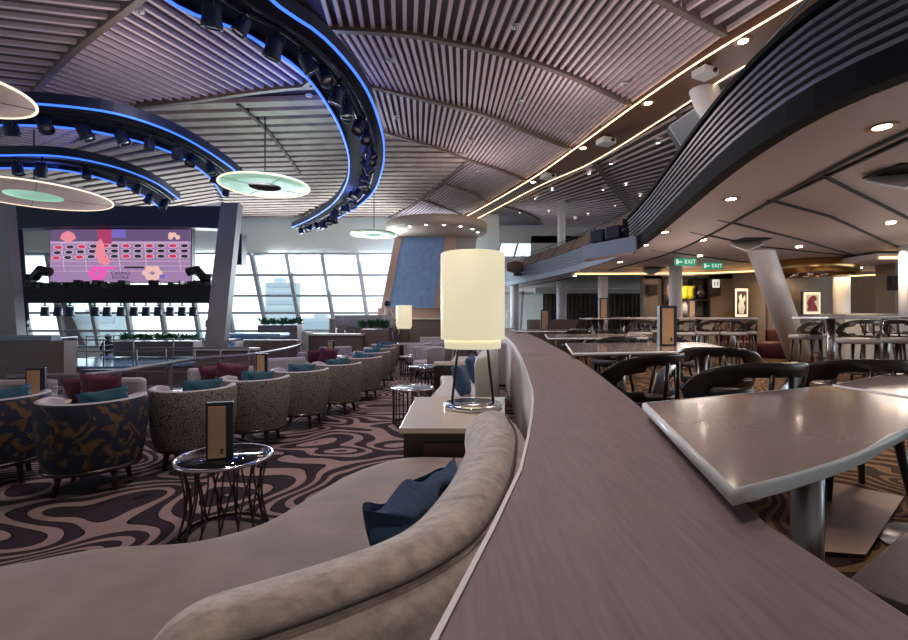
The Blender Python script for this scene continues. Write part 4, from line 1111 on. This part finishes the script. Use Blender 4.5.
c = g1(650, 347); farT('long pale table in the middle distance carrying a menu holder', [(573, 353), (740, 350), (700, 342.3), (566, 343)], [(c[0] - .3, c[1]), (c[0] + .6, c[1] + .1)])
c = g1(600, 335.5); farT('farther pale table just above the divider top', [(548, 338), (650, 337.5), (640, 333.6), (545, 334)], [(c[0], c[1])])
c = g1(555, 330.5); farT('most distant pale table beside the divider', [(515, 331.2), (590, 330.8), (585, 329), (512, 329.2)], [(c[0], c[1])])
MK.put((*g1(667, 345.5), zt), .1, 'dark menu holder with pale front on the middle distance table', scale=(1.2, 1.2, 1.15))
MK.put((*g1(545, 330), zt), .1, 'small menu holder on the most distant table', scale=(1.5, 1.5, 1.5))

def make_bent(hs=.45, bar=False):
    def f():
        t = thing('bar_chair' if bar else 'bentwood_chair', '', 'chair')
        top = hs + (.29 if bar else .35); R = .24 if bar else .26
        n, m = 28, 8; rows = []; am = 1.75
        for j in range(m + 1):
            v = j / m; row = []
            for i in range(n + 1):
                a = -am + 2 * am * i / n
                drop = .20 * (abs(a) / am) ** 3
                zlo = hs + .04; zhi = top - drop * .9
                z = zlo + (zhi - zlo) * v; rr = R * (.86 + .20 * v)
                row.append(Vector((rr * math.sin(a), -rr * math.cos(a), z)))
            rows.append(row)
        def hole(j, i):
            u = (i + .5 - n / 2) / (n * .34); w_ = (j + .5 - m * .44) / (m * .30); return u * u + w_ * w_ < 1
        mb = MB(); mb.grid(rows, True, hole=hole); link('backrest', mb, 'darkwood', t, solid=.016, sub=1)
        mb = MB(); mb.tube([(-.055, -R * .97, hs + .05), (-.045, -R * 1.02, top - .06)], .012, 6).tube([(.055, -R * .97, hs + .05), (.045, -R * 1.02, top - .06)], .012, 6); link('spindles', mb, 'darkwood', t)
        link('seat', MB().lathe([(0, hs - .04), (.22, hs - .04), (.24, hs - .02), (.24, hs + .01), (.22, hs + .035), (0, hs + .045)], n=28), 'greyleather' if bar else 'darkleather', t)
        for k in range(4):
            a = PI / 4 + k * PI / 2; link('leg', MB().tube([(.19 * math.cos(a), .19 * math.sin(a), hs - .02), (.26 * math.cos(a), .26 * math.sin(a), 0)], [.024, .015], 8), 'darkwood', t)
        if bar:
            rr = .225; link('footrest', MB().tube([(rr * math.cos(PI / 4 + k * PI / 2), rr * math.sin(PI / 4 + k * PI / 2), .28) for k in range(4)], .012, 6, closed=True), 'darkwood', t)
        return t
    return f
CK = Kind(make_bent()); SKb = Kind(make_bent(.72, True))
def pc(px, Y): return ((px - 454) / F * Y, Y, ZR)
for px, Y, rz, lb in [
    (738, 2.42, .1, 'dark bentwood chair pushed against the far side of the near table'),
    (846, 2.60, -.2, 'dark bentwood chair behind the joint of the two near tables'),
    (634, 3.0, .5, 'dark bentwood chair with oval opening between divider and middle table'),
    (716, 3.60, -.5, 'dark bentwood chair at the near side of the middle distance table'),
    (612, 5.9, .2, 'dark bentwood chair beyond the middle distance table, left one'),
    (672, 5.9, 3.3, 'dark bentwood chair beyond the middle distance table, right one'),
    (574, 9.7, .2, 'dark bentwood chair beyond the farther pale table, left one'),
    (612, 9.6, 3.0, 'dark bentwood chair beyond the farther pale table, right one')]:
    CK.put(pc(px, Y), rz, lb, 'dark bentwood chairs', (1.08, 1.08, 1))
CK.put((.0 + 1.16, 2.02, ZR), .0, 'x', 'dark bentwood chairs')
last = [o for o in bpy.data.objects if o.get('label') == 'x'][0]
last.location = (2.05, 1.35, ZR); last.rotation_euler = (0, 0, -2.8); last['label'] = 'dark bentwood chair under the second table at the right edge'

# bar tables
def make_bartable(w=1.6, d=.7):
    def f():
        t = thing('bar_table', '', 'table')
        link('table_top', MB().box((0, 0, 1.035), (w, d, .04)), 'mauve_top', t, bevel=.008)
        for s in (-1, 1):
            link('pedestal', MB().lathe([(.055, .02), (.055, 1.02)], (s * w * .28, 0, 0), 20), 'steel', t); link('base', MB().lathe([(0, 0), (.25, 0), (.25, .015), (.07, .03), (0, .03)], (s * w * .28, 0, 0), 28), 'steel', t)
        return t
    return f
TK = Kind(make_bartable())
for px, Y, s, rz, lb in [
    (858, 7.1, 1.0, .05, 'tall bar table at the right with bentwood stools around it'),
    (972, 6.8, 1.0, -.1, 'tall bar table cut by the right edge of the picture'),
    (655, 9.6, 1.05, .05, 'tall bar table in front of the display shelves'),
    (716, 9.9, .9, .1, 'tall bar table before the framed figure poster'),
    (618, 11.9, 1.0, 0, 'tall bar table beside the third white column'),
    (608, 13.9, 1.0, 0, 'far tall bar table against the grey drapes')]:
    TK.put(pc(px, Y), rz, lb, 'tall bar tables', (s, 1, 1))
for px, Y, rz, lb in [
    (806, 7.5, 1.3, 'bentwood bar stool with pale seat at the foot of the leaning column'),
    (858, 6.1, 1.9, 'dark bentwood bar stool at the right, left of its pair'),
    (904, 6.2, -1.2, 'dark bentwood bar stool nearest the right edge'),
    (826, 8.4, 2.8, 'bentwood bar stool on the far side of the right bar table'),
    (878, 8.1, 3.1, 'bentwood bar stool between the two right bar tables'),
    (890, 7.5, 2.2, 'bentwood bar stool half hidden beneath the cut bar table'),
    (682, 9.0, .3, 'bentwood bar stool in front of the shelves, right of the menu'),
    (706, 9.4, .4, 'bentwood bar stool second in the row before the poster'),
    (733, 9.3, -.9, 'bentwood bar stool third in the row before the poster'),
    (744, 10.0, 1.2, 'bentwood bar stool last in the row before the poster'),
    (655, 10.6, 3.0, 'bentwood bar stool behind the bar table by the shelves'),
    (640, 9.2, .2, 'bentwood bar stool left of the menu holder'),
    (650, 12.9, 1.4, 'bentwood bar stool by the third white column'),
    (578, 12.8, 1.2, 'bentwood bar stool near the divider end'),
    (648, 14.0, .5, 'far bentwood bar stool before the drapes, right one'),
    (596, 14.2, .6, 'far bentwood bar stool before the drapes, left one')]:
    SKb.put(pc(px, Y), rz, lb, 'bentwood bar stools')
MK.put((pc(692, 9.7)[0], 9.7, ZR + 1.055), 0, 'slim menu holder on the bar table before the poster')
MK.put((pc(604, 11.9)[0], 11.9, ZR + 1.055), 0, 'orange brown menu holder on the bar table by the second column', scale=(1.4, 1, 1.4))
# low lounge seats beyond
def make_pouf():
    t = thing('lounge_chair', '', 'chair')
    link('seat', MB().lathe([(0, 0), (.36, 0), (.42, .05), (.42, .36), (.38, .42), (0, .43)], n=28), 'redseat', t)
    rows = []
    for i in range(21):
        a = -1.6 + 3.2 * i / 20; rows.append([Vector((r * math.sin(a), -r * math.cos(a), z)) for r, z in ((.42, .1), (.44, .7), (.41, .74), (.36, .72), (.35, .4))])
    mb = MB(); mb.grid(rows); link('backrest', mb, 'redseat', t); return t
M['redseat'] = mat('oxblood_leather', (.10, .018, .02), .5)
M['blackseat'] = mat('black_leather', (.015, .015, .022), .4)
PK = Kind(make_pouf)
for px, Y, rz, lb in [(776, 12.0, 1.5, 'dark red lounge chair left of the leaning column'), (738, 12.5, 2.6, 'dark red lounge chair below the figure poster'), (630, 13.7, 2.9, 'dark red lounge chair in front of the shelves'), (657, 12.2, 3.2, 'dark red lounge chair under the display shelves'), (588, 16.5, 2.9, 'dark red lounge chair before the drapes'), (622, 16.8, 3.1, 'dark red lounge chair right of the third column')]:
    PK.put(pc(px, Y), rz, lb, 'dark red lounge chairs')
o = single('round_partition', MB().lathe([(.9, 0), (.9, 1.0), (.85, 1.02), (.80, 1.0), (.80, 0)], n=36, cap=False), 'drape', 'low dark curved partition just beyond the divider end', 'partition', loc=(3.5, 16, ZR))
# waiter block
single('service_counter', MB().box((0, 0, .55), (1.3, .6, 1.1)).box((0, 0, 1.12), (1.4, .7, .05)), 'palewall', 'pale service counter behind the right bar tables', 'counter', loc=(*pc(862, 10.3)[:2], ZR), bevel=.01)
single('service_counter', MB().box((0, 0, .5), (1.1, .6, 1.0)).box((0, 0, 1.02), (1.2, .7, .05)), 'palewall', 'pale service counter below the display shelves', 'counter', loc=(*pc(690, 13.3)[:2], ZR), bevel=.01)

# shelves with vases
sx0, sx1 = BX(661, 14.5), BX(705, 14.5)
sf = thing('display_shelves', 'black display shelves with vases in the back wall', 'shelf', ((sx0 + sx1) / 2, 14.4, 1.0))
for z in (1.55, 2.08, 2.78): link('shelf', MB().box(((sx0 + sx1) / 2, 14.4, z), (sx1 - sx0, .3, .05)), 'blackmetal', sf, True)
for k in range(4): x = sx0 + (sx1 - sx0) * k / 3; link('upright', MB().box((x, 14.4, 2.1), (.06, .3, 1.4)), 'blackmetal', sf, True)
link('back_panel', MB().box(((sx0 + sx1) / 2, 14.58, 2.1), (sx1 - sx0, .04, 1.4)), 'drape', sf, True)
def vase(prof, m, lab, px, z):
    x = BX(px, 14.35); single('vase', MB().lathe(prof, n=20), m, lab, 'vase', loc=(x, 14.35, z))
M['yellowglass'] = mat('yellow_glass', (.55, .50, .04), .2); M['darkglass'] = mat('dark_vase', (.03, .02, .03), .2); M['whitevase'] = mat('white_vase', (.7, .68, .66), .4); M['pinkvase'] = mat('marbled_vase', (.35, .22, .20), .3)
v1 = [(0, 0), (.09, 0), (.12, .1), (.10, .3), (.16, .42), (.15, .42), (0, .1)]
v2_ = [(0, 0), (.08, 0), (.16, .18), (.10, .36), (.05, .44), (.07, .48), (0, .44)]
vase(v1, 'yellowglass', 'yellow glass vase, left of two on the upper shelf', 684, 2.105); vase(v1, 'yellowglass', 'yellow glass vase, right of two on the upper shelf', 690, 2.105)
vase(v2_, 'darkglass', 'dark bulbous vase on the upper shelf at the right', 700, 2.105); vase(v2_, 'pinkvase', 'marbled vase on the upper shelf at the left', 667, 2.105)
vase(v2_, 'whitevase', 'white figurine vase on the lower shelf', 684, 1.575); vase([(0, 0), (.15, 0), (.16, .1), (0, .1)], 'whitevase', 'low white bowl on the lower shelf', 691, 1.575)
# framed posters
def poster(lab, x0, x1, y0, y1, Y, kind):
    a, b = A(x0, y0, Y), A(x1, y1, Y); cx_, cz = (a.x + b.x) / 2, (a.z + b.z) / 2; w_, h_ = b.x - a.x, a.z - b.z
    t = thing('framed_poster', lab, 'picture', (cx_, Y, cz))
    link('frame', MB().box((0, 0, 0), (w_, .06, h_)), 'darkwood', t)
    link('lit_mount', MB().box((0, -.035, 0), (w_ * .86, .02, h_ * .92)), 'mount', t); link('picture', MB().box((0, -.047, 0), (w_ * .66, .01, h_ * .76)), 'artwhite' if kind else 'artdark', t)
    mb = MB()
    if kind:
        mb.add([Vector((w_ * u, -.055, h_ * v)) for u, v in [(-.28, -.33), (-.22, -.1), (-.28, .0), (-.2, .18), (-.05, .3), (.1, .33), (.22, .25), (.2, .12), (.08, .08), (.16, -.05), (.26, -.2), (.26, -.33)]], [tuple(range(12))])
        link('figure', mb, 'artred', t)
    else:
        mb.add([Vector((w_ * u, -.055, h_ * v)) for u, v in [(-.2, -.36), (-.26, -.1), (-.15, .05), (-.22, .2), (-.05, .3), (.05, .12), (.2, .26), (.25, .1), (.12, 0), (.22, -.15), (.12, -.36)]], [tuple(range(11))])
        link('figure', mb, 'artwhite', t)
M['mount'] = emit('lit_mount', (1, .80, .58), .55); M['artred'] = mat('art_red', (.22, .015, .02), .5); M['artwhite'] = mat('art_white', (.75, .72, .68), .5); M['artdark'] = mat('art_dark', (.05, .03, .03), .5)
poster('tall lit framed poster of a pale abstract figure on the panel wall', 733.5, 748, 287.5, 318, 13.3, 0)
poster('square lit framed poster of a dark red shape right of the leaning column', 801.5, 820.5, 291.5, 315, 13.3, 1)
# restroom sign and grey wall speakers
a = A(716, 283.5, 14.1); t = thing('restroom_sign', 'small white square restroom sign with dark figures by the shelves', 'sign', a)
link('plate', MB().box((0, 0, 0), (.21, .02, .25)), 'whiteemit', t)
pic_ = MB()
for s in (-1, 1): pic_.lathe([(0, -.006), (.018, -.006), (.018, .006), (0, .006)], (s * .045, -.014, .07), 10, ax=None); pic_.box((s * .045, -.014, 0), (.03, .006, .09)).box((s * .045, -.014, -.07), (.02, .006, .06))
link('pictogram', pic_, 'blackmatte', t)
for px, py, Y, lb in [(652, 290, 14.25, 'flat grey wall speaker left of the display shelves'), (715, 290, 14.25, 'flat grey wall speaker under the restroom sign'), (895, 283, 10.55, 'flat grey wall speaker on the far right wall')]:
    a = A(px, py, Y); o = single('wall_speaker', MB().box((0, 0, 0), (.34, .06, .34)).box((0, -.035, 0), (.28, .02, .28)), 'groove', lb, 'speaker', loc=a, bevel=.01)
# exit signs
def exit_sign(px, py, Y, lab):
    a = A(px, py, Y); t = thing('exit_sign', lab, 'sign', a)
    link('panel', MB().box((0, 0, 0), (.50, .03, .17)), 'green_sign', t); link('bracket', MB().beam((0, 0, .08), (0, 0, ZS + .02 - a.z), .02), 'steel', t)
    link('pictogram', MB().box((-.20, -.02, 0), (.04, .01, .11)).box((-.13, -.02, .0), (.08, .01, .025)), 'whiteemit', t)
    cu = bpy.data.curves.new('lettering', 'FONT'); cu.body = 'EXIT'; cu.size = .13; cu.align_x = 'CENTER'; cu.align_y = 'CENTER'; cu.materials.append(M['whiteemit'])
    o = bpy.data.objects.new('lettering', cu); COL.objects.link(o); o = tomesh(o); o.parent = t; o.location = (.10, -.022, 0); o.rotation_euler = (PI / 2, 0, 0)
exit_sign(685.5, 262, 10.5, 'green exit sign hanging left of its twin under the low ceiling')
exit_sign(712.5, 266, 11.6, 'green exit sign hanging nearer the leaning column')
# ceiling flap speakers
def flap(px, py, lab):
    a = G(px, py, ZS); t = thing('ceiling_speaker', lab, 'speaker', (a.x, a.y, ZS))
    link('recess', MB().box((.08, .05, .0), (.5, .42, .02)), 'groove', t); o = link('panel', MB().box((0, 0, -.09), (.42, .36, .02)), 'white_paint', t); o.rotation_euler = (.5, -.35, .2)
flap(748, 240, 'tilted white square ceiling speaker above the leaning column'); flap(652, 268, 'tilted white square ceiling speaker left of the exit signs'); flap(903, 170, 'white square ceiling speaker at the right edge')
# gold ring chandelier
p = A(808, 273, 11.8)
ch = thing('ring_chandelier', 'round gold ring chandelier with globes beside the leaning column', 'chandelier', (p.x, p.y, 2.75))
ring = MB(); ring.lathe([(.95, -.12), (1.03, -.12), (1.03, .22), (.95, .22), (.95, -.12)], n=48, cap=False); link('gold_ring', ring, 'gold', ch)
link('lit_cove', MB().lathe([(.98, .02), (.99, .10), (.97, .10)], n=48, cap=False), 'covegold', ch)
arms = MB()
for k in range(6): a = k * PI / 3; arms.tube([(0, 0, -.02), (.35 * math.cos(a), .35 * math.sin(a), -.08)], .012, 6)
arms.tube([(0, 0, .2), (0, 0, -.02)], .02, 8); link('arm', arms, 'chrome', ch)
for k in range(6): a = k * PI / 3; link('globe', MB().lathe([(.001, -.06), (.05, -.045), (.07, 0), (.05, .045), (.001, .06)], (.35 * math.cos(a), .35 * math.sin(a), -.12), 14), 'chrome', ch)

# drapes
for x0, x1, Y, lb in [(543, 560, 21.5, 'grey pleated curtain at the left beyond the fourth column'), (565, 600, 21.5, 'grey pleated curtain between the two white columns'), (607, 643, 21.5, 'grey pleated curtain between the third column and panel wall')]:
    a = BX(x0, Y); b = BX(x1, Y); n = int((b - a) * 22); rows = [[], []]
    for i in range(n + 1):
        x = a + (b - a) * i / n; y = Y + .06 * math.sin(i * PI / 2.2)
        rows[0].append(Vector((x, y, .47))); rows[1].append(Vector((x, y, 2.72)))
    o = single('curtain', MB().grid(rows), 'drape', lb, 'curtain', 'grey curtains on the far wall', wloc=((a + b) / 2, Y, .47), solid=.01)
struct('trim_70', MB().box((BX(594, 21.3), 21.3, 2.82), (5.6, .4, .22)), 'palewall')

# downlights (visible lamps) and their light -------------------------------
def make_down():
    t = thing('downlight', '', 'ceiling light')
    link('trim_ring', MB().lathe([(.055, 0), (.10, -.008), (.10, .0), (.055, .01)], n=24, cap=False), 'tan', t); link('bulb', MB().lathe([(0, -.004), (.055, -.004), (.055, .004), (0, .004)], n=24), 'led', t); return t
DN = Kind(make_down)
low = [(882, 127, 'nearest, at the far right of the pale soffit'), (731, 199, 'above the leaning column on the pale soffit'), (645, 245, 'on the pale soffit above the display shelves'), (891, 223, 'in the panelled ceiling near the right edge'), (799, 247, 'in the panelled ceiling right of the leaning column'), (703, 240, 'between the pale soffit and the exit signs'), (665, 232, 'small, left of the exit signs'), (860, 263, 'above the round white column'), (886, 262, 'far, close to the right wall'), (860, 268, 'far, in front of the gold cove'), (620, 262, 'above the second white column'), (600, 270, 'above the drapes'), (575, 276, 'at the far left of the low ceiling'), (700, 256, 'over the exit signs'), (780, 262, 'beside the chandelier')]
for px, py, lb in low:
    p = G(px, py, ZS); DN.put((p.x, p.y, ZS - .002), 0, 'round lit downlight ' + lb, 'downlights in the low ceiling')
up = [(743, 41, 'in the brown band, largest'), (648, 103, 'in the brown band left of the projector'), (583, 148, 'in the brown band, third'), (533, 182, 'in the brown band, farthest')]
for px, py, lb in up:
    p = G(px, py, ZC - .12); DN.put((p.x, p.y, ZC - .125), 0, 'round lit downlight ' + lb, 'downlights in the brown band', 1.3)
SM = Kind(lambda: make_small())
def make_small():
    t = thing('pin_light', '', 'ceiling light')
    link('trim_ring', MB().lathe([(.05, 0), (.065, -.04), (.065, .0), (.05, .01)], n=16, cap=False), 'white_plastic', t); link('bulb', MB().lathe([(0, -.02), (.048, -.02), (.048, .0), (0, .0)], n=16), 'ledsmall', t); return t
pins = [(658, 142), (611, 163), (589, 173), (603, 189), (552, 189), (535, 198), (563, 205), (626, 184), (615, 205), (588, 214), (549, 211), (640, 195), (520, 212), (575, 218)]
for i, (px, py) in enumerate(pins):
    p = G(px, py, ZC - .05); SM.put((p.x, p.y, ZC - .055), 0, 'small pin light scattered on the upper deck ceiling beyond the brown band', 'pin lights on the upper deck ceiling')
dk = [(139, 10), (516, 26), (390, 60), (397, 117), (309, 95), (471, 140), (520, 101), (624, 84), (571, 134), (438, 209), (478, 171)]
for px, py in dk:
    p = G(px, py, ZC - .07)
    if not hasattr(SM, 'off'):
        t = thing('ceiling_fitting', '', 'sprinkler'); SM.off = t
        link('trim_ring', MB().lathe([(.02, -.03), (.07, -.02), (.07, .0)], n=16, cap=False), 'white_plastic', t); link('lens', MB().lathe([(0, -.03), (.05, -.025), (.05, 0), (0, 0)], n=16), 'groove', t)
        t.location = p; t['label'] = 'small round unlit fitting among the ceiling slats'; t['group'] = 'unlit fittings in the slatted ceiling'
    else: dup(SM.off, p, 0, 'small round unlit fitting among the ceiling slats', 'unlit fittings in the slatted ceiling')
# projectors on the band and in the balcony
def make_proj():
    t = thing('ceiling_projector', '', 'projector')
    link('body', MB().box((0, 0, -.17), (.42, .34, .15)), 'white_plastic', t, bevel=.01); link('lens', MB().lathe([(0, -.03), (.05, -.03), (.05, .03), (0, .03)], (.08, -.18, -.17), 14, ax=Matrix.Rotation(PI / 2, 3, 'X')), 'blackmetal', t)
    link('bracket', MB().box((0, 0, -.06), (.2, .2, .09)).tube([(-.12, .05, 0), (-.15, .05, -.1)], .02, 6).tube([(.12, .05, 0), (.15, .05, -.1)], .02, 6), 'blackmetal', t); return t
PJ = Kind(make_proj)
for px, py, sc_, lb in [(705, 66, 1.0, 'white ceiling projector in the brown band above the leaning column'), (606, 136, 1.1, 'white ceiling projector in the brown band, middle one'), (548, 172, 1.1, 'white ceiling projector in the brown band, farthest one')]:
    p = G(px, py, ZC - .14); PJ.put((p.x, p.y, ZC - .13), .4, lb, 'projectors in the brown band', sc_ * .8)
# pale speaker box on the balcony edge at (685,130)
p = A(690, 134, 6.3)
t = thing('loudspeaker', 'pale blue-white loudspeaker cabinet on the balcony rail below the column', 'loudspeaker', p)
t.rotation_euler = (.25, -.5, -.5)
link('cabinet', MB().box((0, .12, 0), (.38, .42, .52)), 'blackmetal', t, bevel=.02); link('grille', MB().box((0, -.10, 0), (.36, .04, .50)), 'bluegrille', t, bevel=.015)
# the white wedge shelf carrying black projectors
sp = thing('projection_shelf', 'white wedge shelf jutting from the balcony front at its corner', 'shelf', A(610, 255, 9.6))
pts = [A(590, 262, 9.8), A(645, 246, 8.6), A(634, 240, 9.2), A(594, 252, 10.2)]
zz = [ZS + .02] * 4
mb = MB(); mb.prism([(p_.x - .15, p_.y) for p_ in pts], ZS - .18, ZS + .06); link('tray', mb, 'soffit', sp, True)
link('face', MB().beam((pts[0].x - .17, pts[0].y, ZS - .04), (pts[1].x - .17, pts[1].y, ZS - .04), .03, .3), 'bluelouvre', sp, True)
for px, py, Y, lb in [(600, 237, 9.6, 'black stage projector standing on the wedge shelf, left one'), (616, 238, 9.2, 'black stage projector standing on the wedge shelf, right one')]:
    a = A(px, py, Y); t = thing('stage_projector', lb, 'projector', (a.x, a.y, ZS + .06)); t.rotation_euler = (0, 0, .6)
    link('body', MB().box((0, 0, .22), (.26, .34, .26)), 'blackmetal', t, bevel=.02); link('lens', MB().lathe([(0, -.06), (.075, -.06), (.075, .05), (0, .05)], (-.02, -.22, .22), 16, ax=Matrix.Rotation(PI / 2, 3, 'X')), 'navyblack', t); link('yoke', MB().box((0, 0, .05), (.2, .2, .10)), 'blackmetal', t)
t = thing('loudspeaker', 'rounded grey loudspeaker on the balcony front left of the panels', 'loudspeaker', A(515, 267, 17.6))
link('cabinet', MB().lathe([(0, -.35), (.18, -.3), (.25, 0), (.18, .3), (0, .35)], n=18, ax=Matrix.Rotation(PI / 2, 3, 'Y')), 'rib', t); link('bracket', MB().box((.1, .1, -.28), (.3, .2, .12)), 'blackmetal', t)

# lights of the fixtures, daylight and added fill --------------------------------------------------------------
for i, (px, py, _) in enumerate(low[:9]):
    p = G(px, py, ZS); light('downlight_beam', 'SPOT', (p.x, p.y, ZS - .03), 60, (1, .82, .64), .05, (p.x, p.y, 0), 2.2)
for x, y in ((4, 4), (6, 7), (9, 9), (4.5, 10), (8, 12.5), (5.5, 13.5), (10.5, 6.5)):
    light('room_downlight', 'SPOT', (x, y, ZS - .05), 90, (1, .76, .52), .1, (x, y, 0), 2.4)
for x, y in ((-1, 4.5), (-3, 6), (-1.2, 8.5), (-3.5, 10), (-1, 13), (-6, 9), (-.5, 2)):
    light('hall_fill_spot', 'SPOT', (x, y, ZC - .2), 230, (1, .84, .78), .2, (x, y, 0), 1.9)  # unseen spots added to brighten the hall floor and sofa
for k, px in enumerate((410, 419, 428, 438)):
    a = A(px, 232, 16.5); light('wall_washer', 'SPOT', a, 110, (1, .92, .8), .03, A(px - 5, 290, 17.1), .6)
for x, y in ((-12, 17), (-7, 17.5), (-3, 17.5)):
    light('window_daylight', 'AREA', (x, 19.9, 3.0), 540, (.86, .93, 1), 4, (x + 2, 8, 4.6), sizey=3)
light('shelf_light', 'POINT', (BX(683, 14), 13.95, 2.4), 14, (1, .8, .6), .1)
light('cove_wash', 'AREA', (9.2, 13, 2.7), 30, (1, .68, .38), 5, (9.2, 13, 0), sizey=.5)
for x, y, e_ in ((2.2, 8.5, 45), (3.4, 6.0, 35), (.6, 12.5, 45), (-5, 7.2, 35), (5.5, 9, 30)):
    light('ceiling_fill', 'POINT', (x, y, 5.0), e_, (1, .82, .80), .6)  # added fill points that lift the slatted ceiling, no fixture here
for x, y in ((5, 4.2), (7.5, 7.5), (4.6, 8.5)):
    light('terrace_fill', 'POINT', (x, y, 1.9), 22, (1, .84, .76), .5)  # added fill in place of light bounced up to the soffit
light('led_glow', 'POINT', (-2.6, 8.5, 5.0), 50, (.1, .2, 1), .2); light('led_glow', 'POINT', (-2.9, 13, 5.0), 50, (.1, .2, 1), .2); light('led_glow', 'POINT', (-9, 10, 4.8), 60, (.1, .2, 1), .2)
EXPO = .2
cd = bpy.data.cameras.new('camera'); cam = bpy.data.objects.new('camera', cd); COL.objects.link(cam)
cam.location = (0, 0, H); cam.rotation_euler = (PI / 2, 0, 0)
cd.sensor_fit = 'HORIZONTAL'; cd.sensor_width = 36; cd.lens = 36 * F / 908; cd.clip_start = .02; cd.clip_end = 2000
sc.camera = cam
vs = sc.view_settings; vs.view_transform = 'Standard'; vs.look = 'None'; vs.gamma = 1; vs.exposure = EXPO
sc.cycles.max_bounces = 8; sc.cycles.transparent_max_bounces = 16; sc.cycles.use_denoising = True
sc.cycles.sample_clamp_indirect = 6
